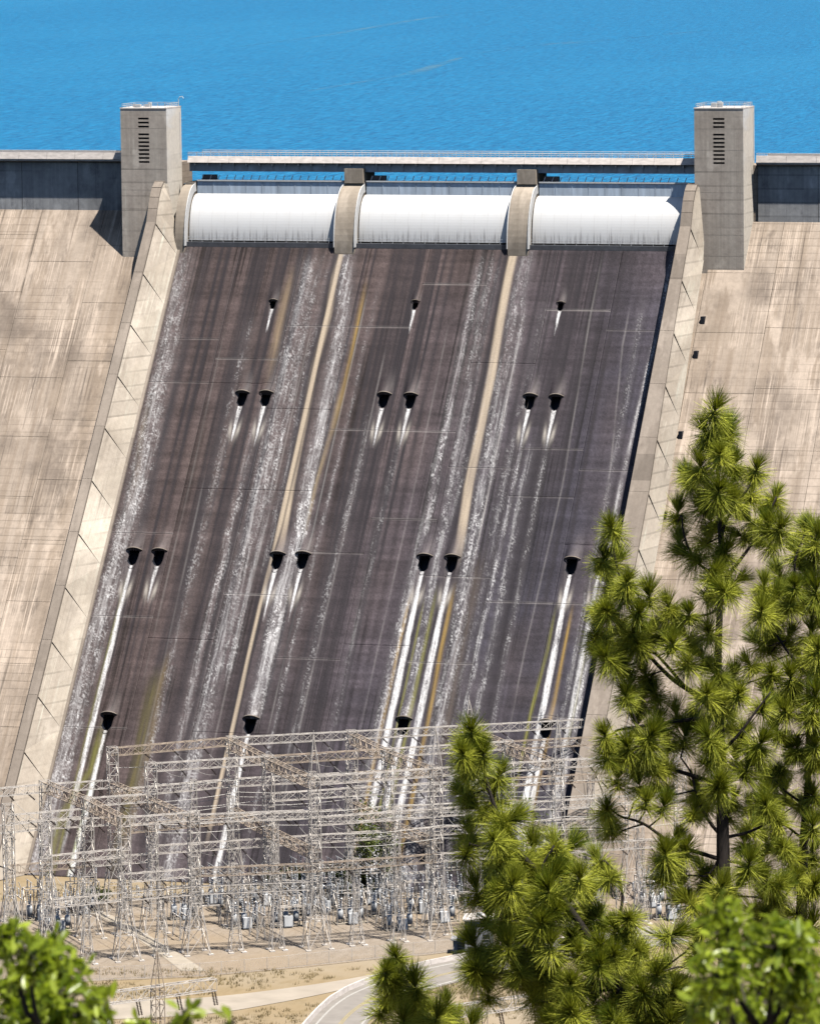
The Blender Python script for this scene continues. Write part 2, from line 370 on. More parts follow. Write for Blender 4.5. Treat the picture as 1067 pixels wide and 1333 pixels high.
C *= (1-.68*sd)[..., None]*(.66+.60*st2)[..., None]*(.62+.70*st1)[..., None]*(.80+.40*lf)[..., None]*(.72+.56*vnoise(9, .55, 9, 2))[..., None]*(.62+.76*fn)[..., None]*.86
def lay(mask, col, k=1.0):
    m = np.clip(mask*k, 0, 1)[..., None]; C[:] = C*(1-m)+np.array(col)*m
def line_u(pts):
    P = sorted([on_face(x, y) for x, y in pts], key=lambda p: p[1]); uu = [p[0] for p in P]; vv = [p[1] for p in P]
    return np.interp(v, vv, uu)[:, None]
def vfade(y0, y1, xref, f0=6, f1=6):
    v0 = on_face(xref, y0)[1]; v1 = on_face(xref, y1)[1]
    return sstep(v0-f0*.3, v0+f0, V)*(1-sstep(v1-f1, v1+f1*.3, V))
def ripple(pts, w, s, y0=300, y1=1400, L=2.0, seed=0):
    """roll-wave foam: crescents hurrying down a band of width 2w metres"""
    cu = line_u(pts); g = np.random.default_rng(seed+50)
    wob = (vnoise(9, 5, seed+200, 2)-.5)*.9
    t = (U-cu+wob*.7)/w; env = np.exp(-np.abs(t)**2.6)
    env *= vfade(y0, y1, pts[len(pts)//2][0])
    ph = V*slope/(L*.72) - np.abs(t)*.9 + (vnoise(1.0, 1.5, seed+300, 4)-.5)*4.2 + (vnoise(6, 9, seed+350, 2)-.5)*4 + g.random()
    saw = np.mod(ph, 1.0); cres = np.clip(1-np.abs(saw-.5)/.24, 0, 1)
    br = np.clip((vnoise(.6, 1.6, seed+400, 3)-.36)*3.0, 0, 1)*np.clip(vnoise(3.5, 11, seed+450, 3)*2.2-.35, .15, 1)
    run = np.clip((vnoise(.35, 5, seed+550, 3)-.45)*3.2, 0, 1)
    grow = .55+.45*sstep(0, 60, V)
    f = s*env*(.10+1.15*cres*br*(.80+wn_*.25)+.34*run+.10*np.clip(wn_-.6, 0, 1)*2)*grow
    np.maximum(FOAM, f*.80, out=FOAM)
    np.maximum(HAZE, s*np.exp(-np.abs(t/1.35)**2.2)*vfade(y0, y1, pts[len(pts)//2][0])*(.35+.9*vnoise(.8, 1.1, seed+600, 3))*(.6+.5*cres), out=HAZE)
def streak(pts, w, col, k, y0=300, y1=1400, sharp=2.5, f0=6, f1=10, tex=.6):
    cu = line_u(pts); t = (U-cu+(vnoise(4, 30, int(pts[0][0]), 2)-.5)*.5*w)/w
    m = np.exp(-np.abs(t)**sharp)*vfade(y0, y1, pts[0][0], f0, f1)*(1-tex+tex*2*np.clip(vnoise(.5, 9, int(pts[0][0])+7, 3)-.1, 0, .62))
    lay(m, col, k)
DARK = (.028, .024, .028); TAN = (.44, .36, .27); PALE = (.50, .47, .45); OCH = (.36, .235, .07); OLIVE = (.21, .20, .05); WHITE = (.80, .80, .80)
# dark wet streaks from the lip downwards
for px, py, w, k_, y1 in ((278, 411, .7, .5, 700), (318, 411, .9, .6, 1400), (300, 380, .5, .4, 600), (345, 340, .5, .5, 520), (548, 411, .9, .65, 800), (532, 400, .5, .6, 560), (746, 417, .7, .6, 900), (775, 380, .8, .6, 700), (505, 400, .5, .45, 900), (700, 420, .6, .35, 900),
                         (250, 420, 1.1, .45, 900), (465, 640, 1.0, .5, 1400), (478, 640, .6, .5, 1400), (440, 700, 1.4, .5, 1400), (640, 860, 1.3, .5, 1400), (600, 640, .8, .7, 780), (660, 640, .5, .5, 1000), (690, 640, .6, .5, 1000), (715, 640, .6, .5, 1000), (428, 860, 1.2, .5, 1400),
                         (270, 640, .6, .5, 950), (300, 640, .6, .6, 1000), (330, 640, .6, .6, 1000), (352, 560, .5, .5, 900), (610, 820, .5, .5, 1200), (655, 850, .5, .5, 1200), (245, 850, 1.0, .5, 1200), (270, 850, .8, .55, 1200), (205, 860, .6, .5, 1200), (318, 860, 1.1, .5, 1200), (312, 600, .35, .8, 760), (300, 600, .3, .7, 760), (340, 600, .35, .8, 760), (331, 600, .3, .7, 760), (485, 640, .35, .8, 820), (492, 600, .3, .7, 800), (522, 600, .35, .8, 800), (514, 600, .3, .7, 800), (676, 600, .35, .8, 800), (709, 600, .35, .8, 800), (228, 500, .5, .5, 700), (262, 480, .4, .6, 720), (560, 480, .5, .5, 720), (575, 700, .4, .6, 900), (745, 600, .6, .4, 900), (770, 560, .5, .5, 800), (395, 860, .6, .6, 1200), (470, 800, .5, .6, 1200), (180, 780, .4, .6, 900), (170, 820, .4, .6, 900), (385, 790, .3, .7, 950), (372, 800, .3, .7, 950)):
    streak([(px, py)], w, DARK, k_*1.35, y1=y1, f1=25)
# pale dry tails of the two piers and thin leaching lines along the joints
for pts, w, y1 in (([(447, 320), (436, 361), (427, 411), (409, 479), (379, 630), (366, 710)], .8, 735), ([(671, 321), (663, 356), (651, 417), (639, 488), (609, 633), (598, 710)], .95, 735), ([(325, 847), (338, 790), (352, 735), (300, 960)], .45, 1100)):
    streak([(x-9*w, y) for x, y in pts], .7*w, DARK, .8, 300, y1+150)
    streak([(x+9*w, y) for x, y in pts], .55*w, DARK, .7, 300, y1+150)
    streak(pts, w, TAN, .95, 300, y1, sharp=5, tex=.5)
for pts, y0, y1, k_ in (([(767, 417), (732, 633), (683, 847)], 330, 1150, .35), ([(680, 417), (637, 633)], 400, 1000, .8), ([(359, 630), (310, 830)], 420, 1000, .45), ([(491, 847), (540, 630), (580, 440)], 420, 1100, .25), ([(421, 630), (465, 440)], 380, 1000, .4), ([(247, 630), (290, 440)], 420, 900, .25), ([(205, 900), (262, 640)], 620, 1100, .3), ([(810, 450), (792, 632)], 400, 900, .35), ([(461, 640), (405, 880)], 450, 1150, .3)):
    streak(pts, .18, PALE, k_*.6, y0, y1, tex=1.0)
# ochre and olive growth
for pts, w, y0, y1, col, k_ in (([(365, 411), (352, 480)], 1.0, 350, 505, (.30, .22, .14), .8), ([(467, 411), (448, 500)], .5, 365, 560, OCH, .95), ([(411, 630), (432, 560)], .5, 500, 700, (.36, .27, .15), .8), ([(140, 847), (155, 790)], .42, 745, 1150, OLIVE, 1.0), ([(190, 930), (180, 990)], 1.3, 870, 1150, (.15, .125, .045), .8), ([(207, 900), (195, 970)], .8, 850, 1150, (.17, .12, .05), .8),
                                ([(185, 560), (178, 620)], .8, 520, 660, (.24, .18, .12), .6), ([(518, 847), (500, 930)], .45, 770, 1150, OCH, 1.0), ([(538, 847), (520, 930)], .3, 780, 1150, OLIVE, 1.0), ([(551, 847), (530, 945)], .5, 765, 1150, OLIVE, 1.0), ([(574, 847), (556, 945)], .5, 760, 1150, OCH, 1.0), ([(712, 847), (690, 930)], .4, 790, 1050, OLIVE, 1.0), ([(734, 847), (715, 945)], .45, 790, 1150, OCH, 1.0), ([(758, 870), (750, 910)], .3, 780, 1000, OLIVE, .9), ([(610, 800), (590, 900)], 1.4, 720, 1150, (.12, .09, .07), .6), ([(80, 1060), (120, 1000)], 1.0, 940, 1200, OLIVE, .8), ([(110, 1060), (100, 1100)], .5, 1000, 1200, (.3, .34, .04), 1.0)):
    streak(pts, w*.85, tuple(x*.85 for x in col), k_*.9, y0, y1, sharp=2, tex=.75)
# foam bands
i_ = 0
for pts, w, s, y0, y1, L in (
    ([(236, 345), (227, 411), (180, 630), (120, 847), (85, 980)], 2.7, .62, 310, 1200, 2.1), ([(222, 411), (173, 630), (113, 847)], 1.3, .6, 330, 1200, 1.5),
    ([(328, 411), (279, 630), (226, 847)], 1.4, .30, 400, 1200, 2.0), ([(387, 411), (340, 630), (285, 847), (250, 1000)], 2.2, .62, 320, 1250, 1.8), ([(401, 411), (352, 640)], .9, .55, 320, 900, 1.5), ([(412, 411), (366, 640)], .9, .38, 320, 760, 1.5),
    ([(450, 340), (447, 411), (402, 630), (392, 690), (366, 770), (351, 847), (328, 940)], 1.75, 1.05, 300, 950, 2.2), ([(484, 411), (430, 640), (371, 880)], .6, .32, 360, 1150, 1.5), ([(461, 630), (407, 850)], 1.1, .28, 520, 1150, 1.6),
    ([(610, 417), (564, 633), (514, 847)], 1.15, .68, 320, 1200, 1.9), ([(623, 417), (587, 633), (545, 847)], 1.15, .55, 320, 1200, 1.7), ([(634, 417), (596, 620)], .8, .36, 330, 700, 1.4),
    ([(667, 417), (627, 633), (590, 847)], 1.8, .60, 310, 1200, 2.0), ([(681, 380), (680, 417), (652, 560)], .8, .7, 310, 640, 1.6), ([(705, 417), (654, 633)], 1.5, .26, 380, 1000, 1.6), ([(680, 633), (638, 847), (621, 930)], 1.0, .45, 560, 1200, 1.7),
    ([(833, 417), (792, 633), (745, 870)], .9, .36, 380, 1200, 1.4), ([(858, 417), (808, 633), (762, 870)], .55, .9, 318, 1200, 1.1), ([(314, 630), (261, 847)], 1.2, .45, 540, 1200, 1.8), ([(506, 633), (455, 847)], 1.0, .26, 560, 1000, 1.6), ([(572, 720), (621, 560)], .7, .3, 440, 800, 1.4), ([(668, 633), (655, 690), (621, 847)], .7, .6, 560, 1100, 1.3), ([(701, 633), (660, 847)], .7, .35, 560, 1000, 1.3)):
    ripple(pts, w*.86, min(1.15, s*1.12), y0, y1, L, i_); i_ += 1
# light leaching along horizontal joints
ROWS = [0, 17.0, 38.0, 59.5, 80.0, 101.5, ZL]
CW = (XSR-XSL)/8
CROWS = [[0]+[x+random.choice((-9, -4, 0, 0, 3, 7)) for x in ROWS[1:-1]]+[ZL] for _ in range(8)]
for r_ in range(1, 6):
    for c_ in range(8):
        if random.random() < .6:
            vv = CROWS[c_][r_]; m = np.exp(-((V-vv)/.16)**2)*((U > XSL+c_*CW) & (U < XSL+(c_+1)*CW))
            lay(m*np.clip(vnoise(3, 3, r_*9+c_, 2)*1.5, 0, 1), (.34, .31, .30), random.uniform(.25, .6))
# outlets: eyebrow hood above, round-bottomed opening, tapering trough below, wedge of bright water
OUT = [((356, 391), .62, 0), ((541, 392), .62, 0), ((730, 394), .62, 0)]
for p in ((316, 511), (347, 511), (500.5, 513), (535, 514), (690.5, 515), (724, 516)): OUT.append((p, 1.0, 1))
for p in ((175, 716), (208, 717), (362, 721), (395, 721), (553, 724), (589, 725), (745, 728), (782, 729)): OUT.append((p, 1.08, 2))
for p in ((142, 930), (327, 935), (526, 936), (712, 940)): OUT.append((p, 1.1, 3))
outs = []
RH = 1.12
for i, ((px, py), s, tier) in enumerate(OUT):
    u0, v0 = on_face(px, py); r = RH*s; outs.append((u0, v0, s, tier))
    du = U-u0; dv = V-v0; ad = np.abs(du)
    hl = 5.2*s
    tt = np.clip((dv+hl)/hl, 0, 1)
    bulge = .95*s*tt**2.0*np.clip(1-(ad/(1.6*s))**2, 0, 1)**.8
    DISP += np.where((dv <= 0) & (dv > -hl), bulge, 0)
    hh = 2.75*s
    hole = (dv > .02) & (ad < r) & (np.where(dv > hh-r*.9, ((dv-(hh-r*.9))/(r*.9))**2+(ad/r)**2 < 1, True)) & (dv < hh)
    HOLE |= hole
    # recessed trough below the opening
    tl = 6.4*s; q = np.clip((dv-hh*.3)/(tl), 0, 1); tw = r*1.05*(1-.75*q)
    DISP -= np.where((dv > .2) & (dv < hh*.3+tl), (.55*s*(1-q)**1.1*np.clip(1-(ad/tw)**2, 0, 1)**.5), 0)
    pale = np.exp(-((du-.45*s)/(1.0*s))**2)*np.clip(1+dv/(hl*1.2), 0, 1)**1.6*(dv <= 0)  # sunlit right side of the hood, painted into the colour
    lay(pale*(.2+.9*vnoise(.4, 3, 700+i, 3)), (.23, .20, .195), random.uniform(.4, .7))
    # water leaving the opening
    if tier == 0: wl, ww, wk = (5.5, .32, .9)
    elif tier == 1: wl, ww, wk = (9.0, .42, .8)
    elif px < 300 or px in (362, 395): wl, ww, wk = (11.0, .42, .85)
    else: wl, ww, wk = (90, .44, 1.0)
    if tier == 3: wl, ww, wk = (40, .42, .9)
    if px == 208: wl = 8
    if px == 782: wk = .55
    if px == 175: wl, ww = 60, .36
    d1 = dv-hh*.95; drift = 0.0
    wid = ww*(.85+.045*np.clip(d1, 0, 16)) if wl > 30 else ww*np.clip(1.15-d1/wl*.9, .2, 2)
    m = np.exp(-np.abs((du-drift)/np.maximum(wid, .05))**4)*(d1 > 0)*np.clip((wl-d1)/(wl*.4), 0, 1)
    m *= np.clip(-.05+1.45*vnoise(.28, 3.0, 900+i, 4)+.3*(wn_-.5), 0, 1.1)*np.clip(.55+.9*vnoise(1.2, 9, 950+i, 3), 0, 1.1)
    FOAM[:] = np.where(d1 > 0, FOAM*(1-.9*np.exp(-(du/(1.3*s))**4)*np.clip(1-d1/9, 0, 1)), FOAM)
    np.maximum(FOAM, m*wk, out=FOAM)
    if tier in (1, 2):   # bright wedges either side of the trough's tip
        for sg in (-1, 1):
            mm = np.exp(-((du-sg*(1.05-.09*(d1-3.2))*s)/(.34*s))**2)*np.exp(-((d1-5.0)/1.7)**2)
            lay(mm, (.62, .57, .50), .9)
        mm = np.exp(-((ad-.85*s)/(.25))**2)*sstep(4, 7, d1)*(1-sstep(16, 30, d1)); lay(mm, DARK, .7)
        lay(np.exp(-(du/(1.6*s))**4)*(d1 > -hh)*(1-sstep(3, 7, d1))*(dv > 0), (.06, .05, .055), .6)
FOAM[:] = np.clip((FOAM*(.72+.5*vnoise(.45, .7, 12, 2)+.12*wn_)-.06)*1.36, 0, 1)
lay(HAZE*(.8+.25*fn), (.27, .25, .26), .50)
f3 = FOAM[..., None]**.9
C[:] = C*(1-f3)+np.array([.72, .71, .71])*f3
DISP += FOAM*.10 + (fn-.5)*.02
k = NT('wet_spillway_concrete'); at_ = k.n('ShaderNodeAttribute', attribute_name='tint'); P = k.n('ShaderNodeTexCoord').outputs['Object']
af = k.n('ShaderNodeAttribute', attribute_name='foam')
f1 = k.noise(P, (2.6, 3.4, 3.4), 6, .75)
hs = k.n('ShaderNodeHueSaturation', {'Color': at_.outputs['Color'], 'Value': k.math('ADD', .62, k.math('MULTIPLY', f1, .76))})
k.put(k.b.inputs['Base Color'], hs.outputs[0])
k.put(k.b.inputs['Roughness'], k.math('ADD', .58, k.math('MULTIPLY', af.outputs['Fac'], .2))); k.b.inputs['Specular IOR Level'].default_value = .16
k.put(k.b.inputs['Normal'], k.n('ShaderNodeBump', {'Height': f1, 'Strength': .55, 'Distance': .12}).outputs[0])
MAT['spill'] = k.m
Pxyz = np.stack([U, YL-.8*V, ZL-V], -1)+NRM*DISP[..., None]
ci = [int(round(i*CW/DU)) for i in range(9)]; ci[-1] = NU-1
for c_ in range(8):
    ri = [int(round(r_/DV)) for r_ in CROWS[c_]]; ri[-1] = NV-1
    for r_ in range(6):
        a, b = ci[c_], ci[c_+1]; c0, d = ri[r_], ri[r_+1]
        PP = Pxyz[c0:d+1, a:b+1].copy(); h, w = PP.shape[:2]
        PP[:, 0, 0] += .004; PP[:, -1, 0] -= .004
        PP[0] += np.array([0, -.8, -1])*.004; PP[-1] -= np.array([0, -.8, -1])*.004
        pr = random.uniform(-.01, .012); PP += NRM*pr
        n0 = h*w
        # skirt so each panel is a slab with depth
        J = np.arange(n0).reshape(h, w); F = np.stack([J[:-1, :-1], J[1:, :-1], J[1:, 1:], J[:-1, 1:]], -1)
        hb = HOLE[c0:d+1, a:b+1]; keep = ~(hb[:-1, :-1] & hb[1:, 1:] & hb[1:, :-1] & hb[:-1, 1:])
        F = F[keep]
        rim = np.concatenate([J[0, :], J[1:, -1], J[-1, -2::-1], J[-2:0:-1, 0]])
        VV = np.concatenate([PP.reshape(-1, 3), PP.reshape(-1, 3)[rim]-NRM*.4])
        m_ = len(rim); rb = n0+np.arange(m_); F2 = np.stack([rim, np.roll(rim, -1), np.roll(rb, -1), rb], -1)
        o = np_mesh('spillway_panel', VV, np.concatenate([F.reshape(-1, 4), F2]), MAT['spill'], dam, smooth=False)
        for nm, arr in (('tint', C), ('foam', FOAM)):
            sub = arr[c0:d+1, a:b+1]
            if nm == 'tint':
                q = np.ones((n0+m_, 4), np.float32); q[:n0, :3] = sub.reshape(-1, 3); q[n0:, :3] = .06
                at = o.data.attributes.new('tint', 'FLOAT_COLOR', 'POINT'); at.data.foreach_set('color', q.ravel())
            else:
                q = np.zeros(n0+m_, np.float32); q[:n0] = sub.ravel()
                at = o.data.attributes.new('foam', 'FLOAT', 'POINT'); at.data.foreach_set('value', q)
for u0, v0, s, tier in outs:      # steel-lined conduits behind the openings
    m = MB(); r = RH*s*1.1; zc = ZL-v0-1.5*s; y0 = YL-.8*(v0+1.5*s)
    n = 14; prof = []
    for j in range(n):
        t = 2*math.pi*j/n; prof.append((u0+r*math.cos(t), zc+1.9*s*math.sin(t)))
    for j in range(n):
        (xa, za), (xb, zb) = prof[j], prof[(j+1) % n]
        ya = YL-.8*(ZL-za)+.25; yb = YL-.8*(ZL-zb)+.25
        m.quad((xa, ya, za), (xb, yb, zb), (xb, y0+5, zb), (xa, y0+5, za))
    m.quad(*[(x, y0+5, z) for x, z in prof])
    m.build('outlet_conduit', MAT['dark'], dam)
    m = MB()
    pts = [(u0+x*1.65*s, YL-.8*v0-.1-.75*s*max(0, 1-x*x)**.8*.82, ZL-v0+.05+.6*s*max(0, 1-x*x)**.8) for x in np.linspace(-1, 1, 9)]
    m.tube(pts, .13*s, 6); m.build('outlet_lip', MAT['cap'], dam, smooth=True)

# ---- training walls
def wall_line(h=8.0):
    pts = [(-5.5, 139.4), (-8.6, 139.2), (-10.3, 138.0), (-11.8, 136.0), (-13.0, 133.6)]
    zz = ZL+.8/slope*h; yy = YL-h/slope
    pts.append((yy, zz)); return pts
HW = 8.0
def wall_pt(w):     # w: drop along the slope below the lip level of the cap line
    b = wall_line()[-1]; return (b[0]-.8*w, b[1]-w)
VEND = wall_line()[-1][1]
for side in ('l', 'r'):
    xl0, xl1 = (-62.9, -61.0) if side == 'l' else (59.95, 62.1)
    grow = 0.0 if side == 'l' else 1.9
    foot = 3.6 if side == 'l' else 1.7
    top = wall_line(); bot = [(top[-1][0]-.8*(VEND+1), -1.0)]
    m = MB(); prof = top+bot; back = [(YL-.8*(ZL+1)+9, -1.0), (2.0, ZL-2), (2.0, 138.0)]
    def xr(z): return xl1+grow*np.clip((ZL-z)/50, 0, 1)
    # core with a slightly widening top
    n = len(m.v); ring = prof+back
    m.v += [(xl0, y, z) for y, z in ring] + [(float(xr(z))-.4, y, z) for y, z in ring]
    k_ = len(ring); m.f.append(tuple(range(k_))[::-1]); m.f.append(tuple(range(k_, 2*k_)))
    m.f += [(i, (i+1) % k_, k_+(i+1) % k_, k_+i) for i in range(k_)]
    core = m.build('training_wall', MAT['wall'], dam)
    tag(core, 'left training wall of the spillway' if side == 'l' else 'right training wall of the spillway')
    # cap slabs
    line = top[:]; w = 0.0; 
    while w < VEND-1: w += 10.6; line.append(wall_pt(min(w, VEND+.5)))
    for a, b in zip(line[:-1], line[1:]):
        t = Vector((0, b[0]-a[0], b[1]-a[1])).normalized(); nn = Vector((0, t.z, -t.y)); nn = nn if nn.z > 0 else -nn
        m = MB(); A = Vector((0, *a)); B = Vector((0, *b)); g = t*.03
        pa, pb = A+g, B-g
        def c4(off): return [(xl0-.12, pa.y+nn.y*off, pa.z+nn.z*off), (xl0-.12, pb.y+nn.y*off, pb.z+nn.z*off), (float(xr(b[1]))+.1, pb.y+nn.y*off, pb.z+nn.z*off), (float(xr(a[1]))+.1, pa.y+nn.y*off, pa.z+nn.z*off)]
        m.hexa(c4(-.3), c4(.35)); m.build('wall_cap', MAT['cap'], core)
    # zig-zag facets of the side that faces the sun
    def cap_pt(w, dx=0):
        y, z = wall_pt(w); return np.array([float(xr(z))+dx, y, z])
    def foot_pt(w): 
        z = ZL-w; return np.array([float(xr(z))+foot, YL-.8*w-.02, z])
    ks = np.arange(0.0, VEND+12, 10.6)
    for i in range(len(ks)-1):
        wa, wb = max(ks[i], -2.5), min(ks[i+1], VEND-.2)
        if wa >= VEND-1: break
        A0, A1 = cap_pt(wa, -.28), cap_pt(wb, 0.0); F0, F1 = foot_pt(min(wa+2.6, ZL)), foot_pt(min(wb+2.6, ZL))
        m = MB(); m.quad(A0, A1, F0); m.build('wall_facet', MAT['facet_st'] if 'facet_st' in MAT else MAT.setdefault('facet_st', concrete('stained_wall_concrete', (.54, .465, .385), (.62, .545, .46), (.34, .29, .24), .7, .35, 3.0)), core)
        m = MB(); m.quad(F0, A1, F1); m.build('wall_facet', MAT['wall'], core)
    # smooth warped head of the wall beside the gates
    cp = [(xl1, y, z) for y, z in wall_line()[1:]]; fz = np.linspace(138.9, ZL-2.6, len(cp))
    fp_ = [(xl1+foot*(.25+.75*q), -8.03-2.05*max(0, (q-.75)/.25), float(z)) for q, z in zip(np.linspace(0, 1, len(cp)), fz)]
    for q in range(len(cp)-1):
        m = MB(); m.quad(cp[q], cp[q+1], fp_[q+1], fp_[q]); m.build('wall_facet', MAT['wall'], core)
    # kerb strip at the foot of the wall
    if side == 'l':
        m = MB(); a = (YL, ZL); b = (YL-.8*ZL, 0)
        m.hexa([(-58.3, a[0], a[1]-.6), (-56.9, a[0], a[1]-.6), (-56.9, b[0], -.6), (-58.3, b[0], -.6)], [(-58.3, a[0]-.35, a[1]+.3), (-57.0, a[0]-.3, a[1]+.25), (-57.0, b[0]-.3, .25), (-58.3, b[0]-.35, .3)])
        m.build('wall_kerb', MAT['cap'], core)
    else:
        m = MB(); a = (YL, ZL); b = (YL-.8*ZL, 0); x = 63.7
        # drainage notches along the right wall's outer foot
        for py_, pxx in ((418, 907), (463, 898), (568, 878), (673, 857)):
            p = on_y(pxx, py_, 0); uu, vv = on_face(pxx, py_); zz = ZL-vv
            yy = fy(zz, ZAR)
            q = MB(); q.box(uu-.05, uu+.85, yy-.75, yy+1.2, zz-.8, zz+.75); q.build('gallery_opening', MAT['dark'], dam)

# ---- piers, drum gates, lip walkway
def ell(y0, z0, ry, rz, n=14): return [(y0-ry*math.sin(t), z0+rz*math.cos(t)) for t in np.linspace(0, math.pi/2, n)]
GZ0, GZ1 = 126.3, 136.4
PIERX = [(-58.2, -55.9), (-20.6, -16.0), (19.4, 24.0), (58.6, 60.6)]
for x0, x1 in PIERX:
    nose = [(-2.0, 139.0)]+[(y, z) for y, z in ell(-2.0, 125.2, 7.6, 13.2, 16)]
    m = MB(); ring = nose+[(-9.6, 123.5), (6, 123.5), (6, 139.0)]
    m.extr(ring[::-1], x0, x1); pier = m.build('pier', MAT['pier'], dam)
    if x1-x0 > 4:
        m = MB(); m.box(x0+.2, x1-.1, -2.6, 6, 139.0, 142.2); m.build('bridge_seat', MAT['pier'], pier)
    # white steel side-seal plates, crescents just proud of the nose
    outer = [(-2.0, 139.1)]+[(y, z) for y, z in ell(-2.0, 125.2, 7.85, 13.5, 16)]; inner = [(y, z) for y, z in ell(-1.5, 125.2, 6.4, 11.8, 16)]
    for xs, sg in ((x0, -1), (x1, 1)):
        if xs in (-58.2, 60.6, 58.6): continue
        m = MB(); xa, xb = sorted((xs, xs+sg*.16)); O = outer; I_ = [inner[0]]+inner
        for i in range(len(O)-1):
            m.hexa([(xa, *O[i]), (xb, *O[i]), (xb, *I_[i]), (xa, *I_[i])], [(xa, *O[i+1]), (xb, *O[i+1]), (xb, *I_[i+1]), (xa, *I_[i+1])])
        m.build('seal_plate', MAT['whitesteel'], pier)
k = NT('white_gate_paint'); P = k.n('ShaderNodeTexCoord').outputs['Object']; sz = k.n('ShaderNodeSeparateXYZ', {0: P}).outputs[2]
dr = k.noise(P, (1.6, .02, .06), 5, .75); low = k.math('SUBTRACT', 1.0, k.ramp(sz, 0.3, 5.0))
msk = k.math('MULTIPLY', k.ramp(k.math('ADD', dr, k.math('MULTIPLY', low, .18)), .62, .80), k.math('ADD', .10, k.math('MULTIPLY', low, .7)))
sX = k.n('ShaderNodeSeparateXYZ', {0: P}).outputs[0]; seam = k.math('LESS_THAN', k.math('FRACT', k.math('DIVIDE', sX, 3.05)), .02)
c = k.mix(msk, (.80, .80, .80, 1), (.22, .21, .22, 1)); c = k.mix(k.math('MULTIPLY', seam, .35), c, (.35, .33, .32, 1)); c = k.mix(k.math('MULTIPLY', k.ramp(k.noise(P, (.3, .3, .3), 4, .6), .4, .7), .10), c, (.62, .58, .52, 1))
k.put(k.b.inputs['Base Color'], c); k.b.inputs['Roughness'].default_value = .45
MAT['gate'] = k.m
MAT['leaf'] = sm('grey_gate_leaf', (.60, .70, .82), .5, .22, .5, stretch=(2, 1, .3))
GLAB = ['white curved drum gate nearest the left tower', 'white curved drum gate in the middle, between the two piers', 'white curved drum gate nearest the right tower, partly in shadow']
for gi in range(3):
    x0 = PIERX[gi][1]+.3; x1 = PIERX[gi+1][0]-.3; xm = (x0+x1)/2
    g = empty('drum_gate', (xm, -4, GZ0), GLAB[gi], 'spillway gate', 'three drum gates on the spillway crest'); org = (xm, -4, GZ0)
    prof = [(-1.0, GZ1)]+[(-1.0-6.0*math.sin(t)**.82, GZ0+(GZ1-GZ0)*math.cos(t)**.9) for t in np.linspace(0, math.pi/2, 24)]+[(-1.0, GZ0)]
    m = MB(); m.extr(prof[::-1], x0, x1)
    m.v = [(x-org[0], y-org[1], z-org[2]) for x, y, z in m.v]
    me = m.mesh('drum'); me.materials.append(MAT['gate']); o = link('drum', me, g)
    m = MB(); m.box(x0, x1, -1.3, -.7, GZ1-.1, 139.2); m.build('upper_leaf', MAT['leaf'], g, org=org)
    m = MB(); m.box(x0, x1, -1.5, -.4, 139.2, 139.5); m.build('leaf_top', MAT['whitesteel'], g, org=org)
    n = 18
    for i in range(n):
        m = MB(); x = x0+(i+.5)*(x1-x0)/n; m.hexa([(x-.08, -1.05, 139.5), (x+.08, -1.05, 139.5), (x+.08, -.9, 139.5), (x-.08, -.9, 139.5)], [(x+.32, -1.05, 140.55), (x+.5, -1.05, 140.55), (x+.5, -.9, 140.55), (x+.32, -.9, 140.55)])
        m.build('seal_bracket', MAT['whitesteel'], g, org=org)
    for i in range(1, 9):
        m = MB(); x = x0+i*(x1-x0)/9; m.box(x-.05, x+.05, -1.36, -1.3, GZ1, 139.2); m.build('leaf_stiffener', MAT['leaf'], g, org=org)
    m = MB(); m.box(x0+1.0, x0+4.2, -.6, .6, 139.5, 140.6); m.build('sensor_box', MAT['darksteel'], g, org=org)
# lip walkway with railing along the foot of the gates
m = MB(); m.box(-57.3, 59.7, -8.6, -7.2, ZL-.7, ZL+.35); m.build('lip_walkway', MAT['darksteel'], dam)
m = MB()
for z in (ZL+.9, ZL+1.45): m.tube([(-57, -8.5, z), (59.6, -8.5, z)], .04, 5)
for i in range(48):
    x = -57+i*2.48; m.bar((x, -8.5, ZL+.3), (x, -8.5, ZL+1.45), .08)
m.build('lip_railing', MAT['rail'], dam)

# ---- bridge over the spillway
br = empty('spillway_bridge', (0, 3, 142), 'long pale roadway bridge over the gates between the two towers', 'bridge'); org = (0, 3, 142)
XB0, XB1 = -57.6, 60.5
m = MB(); m.box(XB0, XB1, -1.6, 8, ZD-1.0, ZD-.35); m.build('deck', MAT['parapet'], br, org=org)
n = 24; w = (XB1-XB0)/n
for i in range(n):
    m = MB(); xa, xb = XB0+i*w+.03, XB0+(i+1)*w-.03; m.hexa([(xa, -2.2, ZD-1.1), (xb, -2.2, ZD-1.1), (xb, -1.35, ZD-1.1), (xa, -1.35, ZD-1.1)], [(xa, -1.6, ZD+.35), (xb, -1.6, ZD+.35), (xb, -1.35, ZD+.35), (xa, -1.35, ZD+.35)]); m.build('parapet_panel', MAT['parapet'], br, org=org)
for y in (-.6, 2.4, 5.5, 7.5):
    m = MB(); m.box(XB0, XB1, y-.12, y+.12, ZD-3.0, ZD-1.0); m.box(XB0, XB1, y-.3, y+.3, ZD-3.12, ZD-3.0); m.build('girder', MAT['bluesteel'], br, org=org)
for i in range(38):
    x = XB0+1.5+i*3.06
    m = MB(); m.box(x-.15, x+.15, -1.5, -.72, ZD-1.75, ZD-1.12); m.build('bracket', MAT['whitesteel'], br, org=org)
    m = MB(); m.box(x-.06, x+.06, -.9, -.72, ZD-2.95, ZD-1.15); m.build('web_stiffener', MAT['bluesteel'], br, org=org)
m = MB()
